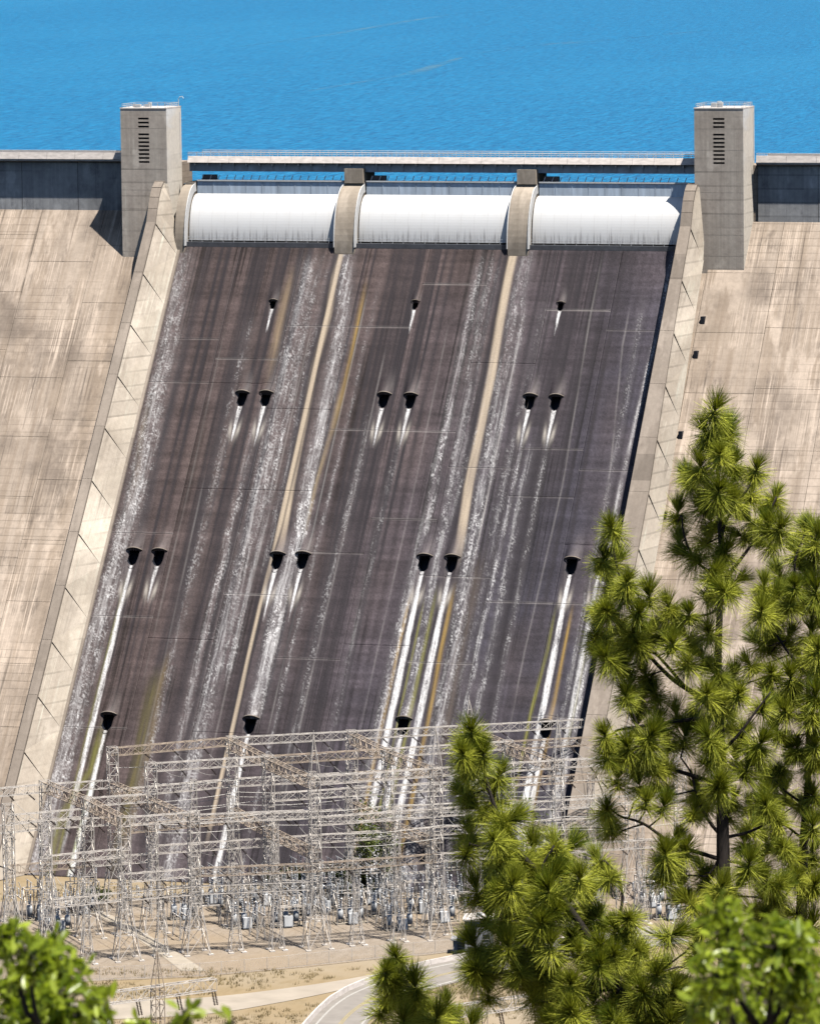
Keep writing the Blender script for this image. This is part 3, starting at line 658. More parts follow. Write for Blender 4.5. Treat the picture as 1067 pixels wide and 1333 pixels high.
for y in (-1.5, 7.9):
    for z in (ZD+.75, ZD+1.15): m.tube([(XB0, y, z), (XB1, y, z)], .07, 6)
    for i in range(60): m.bar((XB0+i*2, y, ZD-.35), (XB0+i*2, y, ZD+1.15), .09)
m.build('railing', MAT['rail'], br, org=org)

# ---- towers
def tower(px0, px1, pys, lab, lamp):
    x0 = on_y(px0, 200, -8)[0]; x1 = on_y(px1, 200, -8)[0]; zt = on_y((px0+px1)/2, 141.5, -8)[2]
    org = (round((x0+x1)/2, 2), -4.0, 124.0); y0, y1 = -8.0, 1.6
    T = empty('gate_tower', org, lab, 'tower', 'two concrete towers on the dam crest')
    slots = []
    for a, b, n in pys:
        for i in range(n):
            py = a+(b-a)*i/(n-1) if n > 1 else a; zc = on_y((px0+px1)/2, py, -8)[2]; slots.append(zc)
    sx0 = x0+(x1-x0)*.385; sx1 = x0+(x1-x0)*.62; hs = .22
    m = MB(); zb = 118.0
    m.box(x0, sx0, y0, y1, zb, zt); m.box(sx1, x1, y0, y1, zb, zt); m.box(sx0, sx1, y0+1.0, y1, zb, zt)
    zs = sorted(slots); lo = zb
    for z in zs: m.box(sx0, sx1, y0, y0+1.0, lo, z-hs); lo = z+hs
    m.box(sx0, sx1, y0, y0+1.0, lo, zt)
    m.build('shaft', MAT['tower'], T, org=org)
    m = MB(); m.box(x1+.003, x1+.06, y0+.004, y1-.004, zb, zt-.003); m.build('side_facing', MAT['pale_side'], T, org=org)
    for z in zs:
        q = MB(); q.hexa([(sx0+.02, y0+.35, z-hs+.02), (sx1-.02, y0+.35, z-hs+.02), (sx1-.02, y0+.8, z-hs+.02), (sx0+.02, y0+.8, z-hs+.02)], [(sx0+.02, y0+.7, z+hs-.02), (sx1-.02, y0+.7, z+hs-.02), (sx1-.02, y0+.98, z+hs-.02), (sx0+.02, y0+.98, z+hs-.02)])
        q.build('louvre', MAT['dark'], T, org=org)
    m = MB(); m.box(x0-.08, x1+.08, y0-.08, y1+.08, zt, zt+.3); m.build('roof_slab', MAT['parapet'], T, org=org)
    m = MB()
    for a, b in (((x0+.3, y0+.3), (x1-.3, y0+.3)), ((x1-.3, y0+.3), (x1-.3, y1-.3)), ((x0+.3, y1-.3), (x1-.3, y1-.3)), ((x0+.3, y0+.3), (x0+.3, y1-.3))):
        for z in (zt+.7, zt+1.1): m.tube([(*a, z), (*b, z)], .05, 5)
        for t in np.linspace(0, 1, 7): m.bar((a[0]*(1-t)+b[0]*t, a[1]*(1-t)+b[1]*t, zt+.3), (a[0]*(1-t)+b[0]*t, a[1]*(1-t)+b[1]*t, zt+1.1), .07)
    m.build('roof_railing', MAT['rail'], T, org=org)
    m = MB()
    for i in range(5):
        x = x0+random.uniform(.2, .5)*(x1-x0); y = y0+random.uniform(1, 5); s_ = random.uniform(.25, .6); m.box(x-s_, x+s_, y-s_, y+s_, zt+.3, zt+.3+random.uniform(.5, 1.2))
    m.build('roof_equipment', MAT['whitesteel'], T, org=org)
    if lamp:
        m = MB(); bx, by = x1-.3, y1-.6
        m.tube([(bx, by, zt+.3), (bx, by, zt+1.8), (bx+.3, by, zt+2.3), (bx+.9, by, zt+2.4), (bx+1.2, by, zt+2.0)], .09, 6); m.build('lamp_arm', MAT['whitesteel'], T, org=org)
    # thin drain pipe on the lit side
    m = MB(); m.tube([(x1+.12, y1-1.0, zt-1), (x1+.12, y1-1.0, zt-11)], .1, 6); m.build('drain_pipe', MAT['whitesteel'], T, org=org)
    for zz in np.arange(zt-4.3, 122, -4.6):
        m = MB(); m.box(x0-.004, x1+.004, y0-.008, y0-.002, zz-.02, zz+.02); m.build('form_joint', MAT['pier'], T, org=org)
    return T
tower(157.5, 217, ((154, 164.5, 3), (174.5, 210.5, 8)), 'grey concrete tower with dark louvre slots left of the gates', True)
tower(903.5, 967, ((154.5, 165, 3), (175, 212, 8)), 'streaked concrete tower with dark louvre slots right of the gates', False)

# ------------------------------------------------------------------ yard, tracks, road
MAT['gravel'] = (lambda k: (lambda P: (
    k.put(k.b.inputs['Base Color'], k.mix(k.math('MULTIPLY', k.ramp(k.noise(P, (.02, .02, .02), 5, .65), .4, .65), .7), k.mix(k.ramp(k.noise(P, (.6, .25, .5), 6, .75), .35, .65), (.27, .22, .17, 1), (.35, .295, .24, 1)), (.335, .255, .17, 1))),
    k.put(k.b.inputs['Roughness'], .95), k.put(k.b.inputs['Normal'], k.n('ShaderNodeBump', {'Height': k.noise(P, (1.5, 1.5, 1.5), 5, .7), 'Strength': .9, 'Distance': .3}).outputs[0]), k.m)[-1])(k.n('ShaderNodeNewGeometry').outputs['Position']))(NT('yard_gravel'))
MAT['track'] = sm('pale_dirt_track', (.385, .335, .275), .95, .14, .15, .1)
MAT['slab'] = sm('path_concrete', (.40, .35, .285), .9, .1, .4, .1)
MAT['asphalt'] = sm('worn_asphalt', (.28, .255, .23), .9, .12, .3, .15)
MAT['white_line'] = sm('white_road_paint', (.44, .42, .39), .7, .12, 1.0)
MAT['yellow_line'] = sm('yellow_road_paint', (.38, .31, .15), .7, .15, 1.0)
def sheet(name, px, mat, z=.03, parent=None):
    P = [on_z(x, y, z) for x, y in px]; m = MB(); n = len(P)
    m.v = [tuple(p) for p in P]+[(p[0], p[1], z-.3) for p in P]
    m.f = [tuple(range(n))]+[(i, n+i, n+(i+1) % n, (i+1) % n) for i in range(n)]
    o = m.build(name, mat)
    return tag(o, kind='structure')
sheet('gravel_yard', [(-140, 1178), (150, 1170), (400, 1160), (700, 1147), (960, 1136), (1250, 1128), (1300, 1180), (950, 1205), (780, 1218), (640, 1232), (560, 1243), (480, 1250), (400, 1259), (260, 1272), (130, 1277), (-120, 1292)], MAT['gravel'], .04)
def smooth_line(pts, n=10):
    out = []; P = [np.array(p, float) for p in pts]; P = [2*P[0]-P[1]]+P+[2*P[-1]-P[-2]]
    for i in range(1, len(P)-2):
        for t in np.linspace(0, 1, n, endpoint=False):
            a, b, c, d = P[i-1:i+3]; out.append(.5*((2*b)+(-a+c)*t+(2*a-5*b+4*c-d)*t*t+(-a+3*b-3*c+d)*t**3))
    out.append(P[-2]); return out
def band(name, left, right, mat, z, kind='structure', parent=None):
    L = [on_z(x, y, z) for x, y in smooth_line(left)]; Rr = [on_z(x, y, z) for x, y in smooth_line(right)]
    m = MB(); n = len(L)
    m.v = [tuple(p) for p in L]+[tuple(p) for p in Rr]
    m.f = [(i, n+i, n+i+1, i+1) for i in range(n-1)]
    o = m.build(name, mat, parent)
    if parent is None: tag(o, kind=kind)
    return o
band('dirt_track', [(-120, 1312), (60, 1306), (250, 1300), (400, 1283), (500, 1266), (575, 1250)], [(-120, 1334), (60, 1330), (250, 1322), (360, 1306), (470, 1283), (575, 1256)], MAT['track'], .03)
band('concrete_path', [(96, 1178), (150, 1204), (200, 1237), (236, 1264)], [(110, 1176), (166, 1202), (220, 1234), (268, 1264)], MAT['slab'], .09)
KL = [(330, 1440), (365, 1375), (397, 1333), (430, 1301), (470, 1281), (520, 1264), (600, 1247), (700, 1230), (860, 1210)]
KR = [(420, 1440), (450, 1385), (478, 1333), (502, 1313), (532, 1298), (590, 1280), (660, 1264), (760, 1246), (900, 1226)]
def off(a, b, t): return [(x0*(1-t)+x1*t, y0*(1-t)+y1*t) for (x0, y0), (x1, y1) in zip(a, b)]
road = band('road', KL, KR, MAT['asphalt'], .06)
band('edge_line', off(KL, KR, .17), off(KL, KR, .205), MAT['white_line'], .075, parent=road)
band('edge_line', off(KL, KR, .90), off(KL, KR, .935), MAT['white_line'], .075, parent=road)
band('centre_line', off(KL, KR, .54), off(KL, KR, .56), MAT['yellow_line'], .075, parent=road)
band('centre_line', off(KL, KR, .58), off(KL, KR, .60), MAT['yellow_line'], .075, parent=road)
# low concrete barrier on the outer side of the bend
L = [on_z(x, y, .06) for x, y in smooth_line(off(KL, KR, .035))]
L = [p for p in L]
bo = L[len(L)//2]; bar_ = empty('road_barrier', bo, 'low pale concrete barrier along the outer side of the curving road', 'barrier')
dist = 0; seg = [L[0]]
for p in L[1:]:
    seg.append(p); dist += np.linalg.norm(seg[-1]-seg[-2])
    if dist > 9:
        a, b = seg[0], seg[-1]; d = (b-a)/np.linalg.norm(b-a); nn = np.array([-d[1], d[0], 0]); m = MB(); a = a+d*.05; b = b-d*.05
        m.hexa([a-nn*.32, b-nn*.32, b+nn*.32, a+nn*.32], [a-nn*.16+[0, 0, .95], b-nn*.16+[0, 0, .95], b+nn*.16+[0, 0, .95], a+nn*.16+[0, 0, .95]])
        m.build('barrier_block', MAT['parapet'], bar_, org=bo); seg = [p]; dist = 0

# ------------------------------------------------------------------ substation steelwork
def lattice_column(H, wt=1.9, wb=4.7, split=.36, peak=0.0, t=.14):
    m = MB(); hs = H*split
    def w(z): return wt if z >= hs else wt+(wb-wt)*(1-z/hs)
    zs = [0, hs*.5, hs]; z = hs
    while z < H-.1: z += 2.3; zs.append(min(z, H))
    cor = lambda z: [(sx*w(z)/2, sy*w(z)/2, z) for sx, sy in ((-1, -1), (1, -1), (1, 1), (-1, 1))]
    for i in range(len(zs)-1):
        a, b = cor(zs[i]), cor(zs[i+1])
        for j in range(4):
            m.bar(a[j], b[j], t); m.bar(b[j], b[(j+1) % 4], t*.7)
            if i % 2 or i < 2: m.bar(a[j], b[(j+1) % 4], t*.62)
            if not i % 2 or i < 2: m.bar(a[(j+1) % 4], b[j], t*.62)
    if peak:
        for c in cor(H): m.bar(c, (0, 0, H+peak), t*.9)
        for f in (.33, .62):
            q = [(c[0]*(1-f), c[1]*(1-f), H+peak*f) for c in cor(H)]
            for j in range(4): m.bar(q[j], q[(j+1) % 4], t*.6)
        m.bar((0, 0, H+peak-.2), (0, 0, H+peak+1.0), .07)
    for c in cor(0): m.box(c[0]-.5, c[0]+.5, c[1]-.5, c[1]+.5, -.3, .25)
    return m
def lattice_beam(P, Q, dep=1.6, wid=1.3, t=.125):
    m = MB(); P = Vector(P); Q = Vector(Q); d = (Q-P); L = d.length; d.normalize(); s = d.cross(Vector((0, 0, 1))).normalized()*wid/2; z = Vector((0, 0, dep/2))
    n = max(4, int(L/2.0)); C = [s+z, -s+z, -s-z, s-z]
    for c in C: m.bar(P+c, Q+c, t)
    for i in range(n):
        a = P+d*(L*i/n); b = P+d*(L*(i+1)/n)
        for j in range(4):
            if i % 2: m.bar(a+C[j], b+C[(j+1) % 4], t*.6)
            else: m.bar(a+C[(j+1) % 4], b+C[j], t*.6)
            m.bar(b+C[j], b+C[(j+1) % 4], t*.5)
    return m
def shed_string(p, q, r=.22, n=9):
    m = MB(); p = Vector(p); q = Vector(q); pts = []; rad = []
    for i in range(n):
        for f, rr in ((0, .35), (.35, 1.0), (.6, .35)):
            pts.append(p+(q-p)*((i+f)/n)); rad.append(r*rr)
    pts.append(q); rad.append(r*.3); m.tube(pts, rad, 6); return m
ROWSB = {
    0: [(62, 1261), (165, 1250), (255, 1242), (412, 1235), (570, 1222), (728, 1210), (886, 1199)],
    1: [(14, 1231), (117, 1221), (200, 1214), (352, 1203), (507, 1192), (663, 1181), (822, 1172)],
    2: [(-34, 1206), (62, 1196), (150, 1190), (305, 1174), (460, 1165), (613, 1156), (770, 1147)]}
ROWH = {0: [28, 28, 28, 34, 34, 34, 34], 1: [28, 28, 34, 34, 34, 34, 34], 2: [28, 28, 34, 34, 34, 34, 34]}
BP = {r_: [on_z(x, y, 0) for x, y in ps] for r_, ps in ROWSB.items()}
dA = BP[1][5]-BP[1][2]; ANG = math.atan2(dA[1], dA[0])
RL = {0: 'front lattice steel gantry row of the substation, nearest the fence', 1: 'middle lattice steel gantry row of the substation', 2: 'back lattice steel gantry row of the substation, nearest the spillway toe'}
beams = {0: [(1, 2, 28), (2, 3, 27.5), (3, 6, 34), (1, 3, 17), (3, 6, 17), (0, 1, 22), (3, 6, 26), (0, 3, 13.5)], 1: [(2, 6, 34), (1, 2, 28), (2, 6, 17.5), (0, 2, 16), (3, 6, 26.5), (0, 1, 26)], 2: [(2, 6, 34), (0, 2, 27.5), (2, 6, 18), (0, 2, 20), (2, 5, 25.5)]}
wire_pts = []
for r_ in (0, 1, 2):
    org = BP[r_][3]; G = empty('steel_gantry', org, RL[r_], 'gantry', 'lattice gantries of the substation')
    for i, p in enumerate(BP[r_]):
        pk = 8.0 if (r_ == 0 and i in (3, 4, 5)) else (5.0 if (r_, i) in ((1, 6), (2, 5)) else 0.0)
        m = lattice_column(ROWH[r_][i], peak=pk); me = m.mesh('lattice_column'); me.materials.append(MAT['steel'])
        o = link('lattice_column', me, G, tuple(p-org), ANG)
    for i in range(len(BP[r_])-1):
        for fr_, h_ in ((.5, 17.5),) if i < 2 else ((.33, 17.0), (.67, 26.0)):
            p = BP[r_][i]*(1-fr_)+BP[r_][i+1]*fr_; m = lattice_column(h_+random.uniform(-.5, .5), 1.1, 2.6, .4, t=.11); me = m.mesh('slim_column'); me.materials.append(MAT['steel'])
            link('slim_column', me, G, tuple(p-org), ANG)
    for a, b, z in beams[r_]:
        for i in range(a, b):
            P_ = BP[r_][i]+[0, 0, z-1]; Q_ = BP[r_][i+1]+[0, 0, z-1]
            m = lattice_beam(P_, Q_); m.build('truss_beam', MAT['steel'] if random.random() < .7 else MAT['rust'], G, org=org)
            for f in (.25, .5, .75):
                p = P_*(1-f)+Q_*f+[0, 0, -.6]; q = p+HR*random.uniform(1.1, 1.7)-HF*.6+np.array([0, 0, -random.uniform(1.1, 1.7)])
                shed_string(p, q, .26).build('insulator_string', MAT['porcelain'], G, org=org); wire_pts.append((r_, i, f, z, q))
# cross beams that span from the back row to the front row
CB = {1: (28, 'leftmost'), 2: (27, 'second from the left'), 3: (33.6, 'third from the left'), 4: (33.6, 'fourth from the left'), 5: (33.6, 'rightmost')}
for i, (z, wd_) in CB.items():
    P_ = BP[2][i]+[0, 0, z-1.2]; Q_ = BP[0][i]+[0, 0, z-1.2]; mid = (P_+Q_)/2
    X = empty('cross_beam', mid, 'weathered lattice cross beam joining the gantry rows, %s of the high ones' % wd_, 'beam', 'cross beams between the gantry rows')
    nseg = 2
    for s_ in range(nseg):
        a, b = (P_, BP[1][i]+[0, 0, z-1.2]) if s_ == 0 else (BP[1][i]+[0, 0, z-1.2], Q_)
        lattice_beam(a, b, 2.0, 1.7).build('truss_span', MAT['rust'], X, org=mid)
for i, wd_ in ((3, 'left'), (4, 'middle'), (5, 'right')):
    z = 18.5; P_ = BP[2][i]+[0, 0, z]; Q_ = BP[0][i]+[0, 0, z]; mid = (P_+Q_)/2
    X = empty('cross_beam', mid, 'weathered lattice cross beam at half height, %s of the low ones' % wd_, 'beam', 'cross beams between the gantry rows')
    for a, b in ((P_, BP[1][i]+[0, 0, z]), (BP[1][i]+[0, 0, z], Q_)): lattice_beam(a, b, 1.8, 1.5).build('truss_span', MAT['rust'], X, org=mid)
ORD = ['first', 'second', 'third', 'fourth', 'fifth', 'sixth', 'seventh', 'eighth', 'ninth', 'tenth', 'eleventh', 'twelfth', 'thirteenth', 'fourteenth', 'fifteenth', 'sixteenth', 'seventeenth', 'eighteenth', 'nineteenth', 'twentieth']
RN = {0: 'front', 1: 'middle', 2: 'back'}; HN = ['lowest', 'second lowest', 'middle', 'second highest', 'highest', 'topmost', 'uppermost']
# conductors: each a sagging wire of its own
def wire(p, q, sag, r=.045, lab=None, group='conductors strung between the gantries'):
    p = Vector(p); q = Vector(q); m = MB(); n = 10; pts = []
    for i in range(n+1):
        t = i/n; c = p.lerp(q, t); c.z -= sag*4*t*(1-t); pts.append(c)
    m.tube(pts, r, 5); o = m.build('conductor_wire', MAT['wire'], org=tuple(p)); o.location = p
    return tag(o, lab or 'thin pale conductor wire strung between lattice gantries', 'wire', group)
wl = {}
for r_, i, f, z, q in wire_pts: wl.setdefault((r_, i, f), []).append((z, q))
cnt = 0
for i in range(0, 6):
    for f in (.25, .5, .75):
        for ra, rb in ((2, 1), (1, 0)):
            A_, B_ = wl.get((ra, i, f)), wl.get((rb, i, f))
            if A_ and B_:
                A_ = sorted(A_, key=lambda t: t[0])
                for lv, (za, qa) in enumerate(A_):
                    zb, qb = min(B_, key=lambda t: abs(t[0]-za))
                    if abs(za-zb) < 3: wire(qa, qb, 1.2, lab='conductor wire from %s to %s gantry row, %s bay, %s strand, %s' % (RN[ra], RN[rb], ORD[i], {.25: 'left', .5: 'centre', .75: 'right'}[f], HN[lv])); cnt += 1
for r_ in (0, 1, 2):
    for k_, (z, o_) in enumerate(((24.5, .7), (23.2, -.8), (21.5, .2), (20.3, -.4), (29.5, .4))):
        a = BP[r_][2 if r_ else 3]; b = BP[r_][6]; s_ = np.array([math.sin(-ANG), math.cos(ANG), 0])*(o_*5)
        pa = a+s_+[0, 0, z]
        for j in range((2 if r_ else 3), 6):
            wire(BP[r_][j]+s_+[0, 0, z], BP[r_][j+1]+s_+[0, 0, z], .6, .05, 'pale conductor wire along the %s gantry row, %s bay from left, %s of five' % (RN[r_], ORD[j], HN[[20.3, 21.5, 23.2, 24.5, 29.5].index(z)]))

# ------------------------------------------------------------------ switchgear in the yard
def breaker(loc, rz, lab):
    B = empty('circuit_breaker', loc, lab, 'circuit breaker', 'oil circuit breakers in the yard', rz)
    m = MB(); m.box(-3.2, 3.2, -1.2, 1.2, -.2, .25); m.build('plinth', MAT['slab'], B)
    for x in (-2.1, 0, 2.1):
        m = MB(); m.tube([(x, 0, .9), (x, 0, 1.0), (x, 0, 2.6), (x, 0, 3.0), (x, 0, 3.15)], [.4, .62, .62, .45, .15], 12); m.build('tank', MAT['tank'], B, True)
        m = MB()
        for sx in (-1, 1):
            for sy in (-1, 1): m.bar((x+sx*.6, sy*.6, .2), (x+sx*.6, sy*.6, 1.2), .14)
        tag(m.build('tank_legs', MAT['darksteel'], B), kind='stuff')
        for sy in (-1, 1):
            p = Vector((x, sy*.35, 2.9)); q = Vector((x, sy*1.25, 5.6)); shed_string(p, q, .26, 8).build('bushing', MAT['greyporc'], B)
            m = MB(); m.tube([q, q+Vector((0, sy*.15, .5))], .07, 6); m.build('terminal', MAT['rail'], B)
    m = MB()
    for x in (-3.1, 3.1):
        for y in (-1.5, 1.5): m.bar((x, y, 0), (x, y, 6.4), .14)
        m.bar((x, -1.5, 6.4), (x, 1.5, 6.4), .14); m.bar((x, -1.5, 3.2), (x, 1.5, 6.4), .09); m.bar((x, 1.5, 3.2), (x, -1.5, 6.4), .09)
    for y in (-1.5, 1.5): m.bar((-3.1, y, 6.4), (3.1, y, 6.4), .16); m.bar((-3.1, y, 3.4), (3.1, y, 3.4), .1)
    m.build('support_frame', MAT['steel'], B)
    for x in (-2.1, 0, 2.1):
        for y in (-1.5, 1.5): shed_string((x, y, 6.4), (x, y, 7.9), .2, 6).build('post_insulator', MAT['greyporc'], B)
        m = MB(); m.tube([(x, -2.4, 7.95), (x, 2.4, 7.95)], .08, 6); m.build('bus_pipe', MAT['rail'], B)
    m = MB(); m.box(-.9, .9, -2.4, -1.6, .25, 2.4); c = m.build('control_cabinet', MAT['cabinet'], B)
    m = MB(); m.box(-.8, .8, -2.44, -2.4, .4, 2.25); m.build('cabinet_door', MAT['cabinet'], c)
    return B
def switch(loc, rz, lab, H=4.2):
    B = empty('disconnect_switch', loc, lab, 'switch', 'disconnect switches on steel stands', rz)
    m = MB()
    for x in (-2.6, 2.6):
        for y in (-.9, .9): m.bar((x, y, 0), (x, y*.6, H), .16)
        m.bar((x, -.9, .1), (x, .55, H), .1); m.bar((x, .9, .1), (x, -.55, H), .1)
    tag(m.build('stand', MAT['steel'], B), kind='stuff')
    m = MB(); m.box(-3.2, 3.2, -.9, -.7, H, H+.2); m.box(-3.2, 3.2, .7, .9, H, H+.2); m.build('base_frame', MAT['steel'], B)
    for x in (-2.6, 0, 2.6):
        for y in (-.8, .8): shed_string((x, y, H+.2), (x, y, H+1.9), .2, 6).build('post_insulator', MAT['greyporc'], B)
        m = MB(); a = random.random() < .4
        m.bar((x, -.8, H+1.95), (x, .8, H+1.95) if not a else (x, -.2, H+3.6), .1, True); m.build('switch_blade', MAT['rail'], B)
    return B
BRK = [((52, 1197), 'below the leftmost high cross beam'), ((108, 1189), 'left of the pale concrete path'), ((318, 1208), 'front left with a bright white cabinet'), ((345, 1178), 'behind the front left one'), ((396, 1190), 'between the two middle front columns'), ((456, 1202), 'front centre with a bright white cabinet'), ((480, 1176), 'behind the front centre one'), ((548, 1188), 'left of the small concrete house'), ((430, 1168), 'close to the dark toe shrubs'), ((585, 1172), 'nearest behind the small concrete house'), ((848, 1180), 'seen through the gap in the pine on the right'), ((240, 1196), 'near the second gantry column'), ((690, 1180), 'behind the lower pine'), ((770, 1168), 'at the right between the pines'), ((300, 1186), 'left of the one behind the front left one'), ((372, 1206), 'just right of the front left one'), ((420, 1186), 'left of the front centre one'), ((500, 1192), 'right of the front centre one'), ((520, 1210), 'nearest the fence at centre right'), ((575, 1200), 'just left of the small concrete house'), ((75, 1212), 'nearest the left oak'), ((275, 1176), 'at the back beside the toe grass on the left'), ((395, 1166), 'at the back left of the dark toe shrubs'), ((870, 1196), 'lowest one seen through the pine gap on the right')]
for (x, y), w_ in BRK: breaker(on_z(x, y, .04), ANG+random.uniform(-.04, .04), 'grey three-tank circuit breaker ' + w_)
SWI = [(85, 1205), (270, 1205), (300, 1192), (335, 1222), (370, 1176), (420, 1212), (445, 1186), (500, 1206), (525, 1176), (560, 1205), (600, 1192), (235, 1222), (495, 1166), (860, 1168), (835, 1195), (640, 1176), (180, 1196), (20, 1200), (380, 1208), (540, 1168)]
for n, (x, y) in enumerate(sorted(SWI)): switch(on_z(x, y, .04), ANG+(math.pi/2 if n % 3 == 0 else 0), 'grey disconnect switch on a steel stand, %s from the left in the yard' % ORD[n], random.uniform(3.4, 5.0))
# bus-support pedestals
for n in range(20):
    x = 30+n*43+random.uniform(-18, 18); y = random.uniform(1168, 1232)-x*.035
    b_ = on_z(x, y, .04); B = empty('bus_support', b_, 'thin steel post with a porcelain insulator, %s from the left in the yard' % ORD[n], 'post insulator', 'bus supports in the yard', ANG)
    h = random.uniform(3.5, 6); m = MB(); m.tube([(0, 0, 0), (0, 0, h)], .13, 6); m.box(-.4, .4, -.4, .4, -.1, .2); m.build('post', MAT['steel'], B)
    shed_string((0, 0, h), (0, 0, h+1.7), .2, 6).build('insulator', MAT['greyporc'], B)
# fence along the front of the yard
fp = [on_z(x, y, 0) for x, y in smooth_line([(-100, 1290), (130, 1276), (260, 1271), (400, 1258), (480, 1249), (560, 1242), (610, 1236)])]
fo = fp[len(fp)//2]; F_ = empty('chain_link_fence', fo, 'thin chain link fence along the front edge of the gravel yard', 'fence')
acc = 0; prev = fp[0]; posts = [fp[0]]
for p in fp[1:]:
    acc += np.linalg.norm(p-prev); prev = p
    if acc > 3.8: posts.append(p); acc = 0
for p in posts:
    m = MB(); m.tube([p, p+[0, 0, 2.6]], .055, 6); m.build('post', MAT['steel'], F_, org=fo)
m = MB()
for a, b in zip(posts[:-1], posts[1:]):
    for z in (.1, 2.45): m.bar(a+[0, 0, z], b+[0, 0, z], .05)
    for j in range(9):
        t0 = j/9; t1 = (j+1)/9
        m.bar(a*(1-t0)+b*t0+[0, 0, .1], a*(1-t1)+b*t1+[0, 0, 2.45], .018); m.bar(a*(1-t1)+b*t1+[0, 0, .1], a*(1-t0)+b*t0+[0, 0, 2.45], .018)
tag(m.build('mesh_wire', MAT['steel'], F_, org=fo), kind='stuff')
# small buildings
def house(name, pxb, w, d, h, rz, lab, wallm, roofm):
    p = on_z(*pxb, 0); B = empty(name, p, lab, 'building', None, rz)
    m = MB(); m.box(-w/2, w/2, -d/2, d/2, -.2, h); m.build('wall', wallm, B)
    m = MB(); m.box(-w/2-.35, w/2+.35, -d/2-.35, d/2+.35, h, h+.3); r = m.build('roof', roofm, B)
    m = MB(); m.box(-.5, .6, -.4, .5, h+.3, h+1.0); m.build('roof_vent', MAT['rail'], r)
    m = MB(); m.box(-w/2+.8, -w/2+1.8, -d/2-.06, -d/2-.003, .0, 2.1); dd = m.build('door', MAT['darksteel'], B)
    m = MB(); m.box(-w/2+1.6, -w/2+1.7, -d/2-.12, -d/2-.06, 1.0, 1.1); m.build('handle', MAT['rail'], dd)
    m = MB(); m.box(w/2-1.9, w/2-.7, -d/2-.05, -d/2-.003, h*.5, h*.5+.9); ww_ = m.build('window', MAT['dark'], B)
    m = MB(); m.box(w/2-2.0, w/2-.6, -d/2-.12, -d/2-.003, h*.5-.12, h*.5-.003); m.build('sill', roofm, ww_)
    return B
MAT['hwall'] = sm('grey_house_concrete', (.33, .33, .35), .9, .15, .5, .1); MAT['bluewall'] = sm('blue_grey_wall_paint', (.16, .18, .23), .8, .15, .5)
house('control_house', (624, 1243), 5.4, 6, 7.2, ANG-.35, 'small tall grey concrete house beside the road', MAT['hwall'], MAT['parapet'])
house('relay_house', (640, 1172), 7, 8, 5.6, ANG-.2, 'dark blue grey relay house behind the grey house', MAT['bluewall'], MAT['parapet'])
house('valve_hut', (600, 1240), 3.0, 3, 2.6, ANG-.35, 'low grey concrete hut left of the small concrete house', MAT['hwall'], MAT['hwall'])
# near transmission towers whose tops reach into the bottom of the frame
def pylon(px, py, t, lab):
    q = ray(px, py); q = q/np.linalg.norm(q[:2]); top = CAMP+q*t; g = float(gh(top[0], top[1])); H = top[2]-g
    base = (top[0], top[1], g); T = empty('transmission_tower', base, lab, 'pylon', 'transmission towers below the yard', ANG+.25)
    m = lattice_column(H, 1.6, 7.0, .55, peak=6.0, t=.13); m.build('lattice_mast', MAT['rust'], T)
    for z, hw in ((H-.8, 10.5),):
        m = lattice_beam((-hw, 0, z), (hw, 0, z), 1.9, 1.4, .13); m.build('cross_arm', MAT['steel'], T)
        for x in (-hw+.3, -hw*.35, hw*.35, hw-.3):
            for dx in (-.25, .25): shed_string((x+dx, 0, z-.9), (x+dx+.3, -.4, z-3.4), .24, 10).build('insulator_string', MAT['porcelain'], T)
    return T
pylon(205, 1285, 885, 'lattice transmission tower top rising behind the left oak')
pylon(625, 1306, 880, 'lattice transmission tower top rising behind the lower pine')

# ------------------------------------------------------------------ trees and shrubs
def foliage_mat(name, ca, cb, rough=.5, trans=.35, sc=2.5):
    k = NT(name); P = k.n('ShaderNodeNewGeometry').outputs['Position']; rnd = k.n('ShaderNodeAttribute', attribute_name='leafvar').outputs['Fac']
    c = k.mix(rnd, (*ca, 1), (*cb, 1)); k.put(k.b.inputs['Base Color'], c); k.b.inputs['Roughness'].default_value = rough; k.b.inputs['Specular IOR Level'].default_value = .5 if 'oak' in name else .2
    tr = k.n('ShaderNodeBsdfTranslucent'); k.put(tr.inputs[0], k.mix(.5, c, (cb[0]*1.5, cb[1]*1.6, cb[2]*.7, 1)))
    mx = k.n('ShaderNodeMixShader', {0: trans}); k.put(mx.inputs[1], k.b.outputs[0]); k.put(mx.inputs[2], tr.outputs[0])
    k.put(k.t.nodes['Material Output'].inputs[0], mx.outputs[0]); return k.m
MAT['needle'] = foliage_mat('pine_needles', (.055, .095, .007), (.60, .62, .075), .5, .16)
MAT['oakleaf'] = foliage_mat('oak_leaves', (.085, .14, .008), (.46, .56, .06), .3, .42)
MAT['shrub'] = foliage_mat('toe_shrub_leaves', (.025, .04, .012), (.09, .115, .03), .7, .2)
MAT['bark'] = sm('pine_bark', (.03, .024, .021), .9, .4, 8.0, .6, stretch=(1, 1, .3))
MAT['oakbark'] = sm('oak_bark', (.06, .05, .04), .9, .3, 10.0, .5)
def set_var(o, arr):
    at = o.data.attributes.new('leafvar', 'FLOAT', 'POINT'); at.data.foreach_set('value', np.asarray(arr, np.float32))
def unit(a): return a/np.maximum(np.linalg.norm(a, axis=-1, keepdims=True), 1e-9)
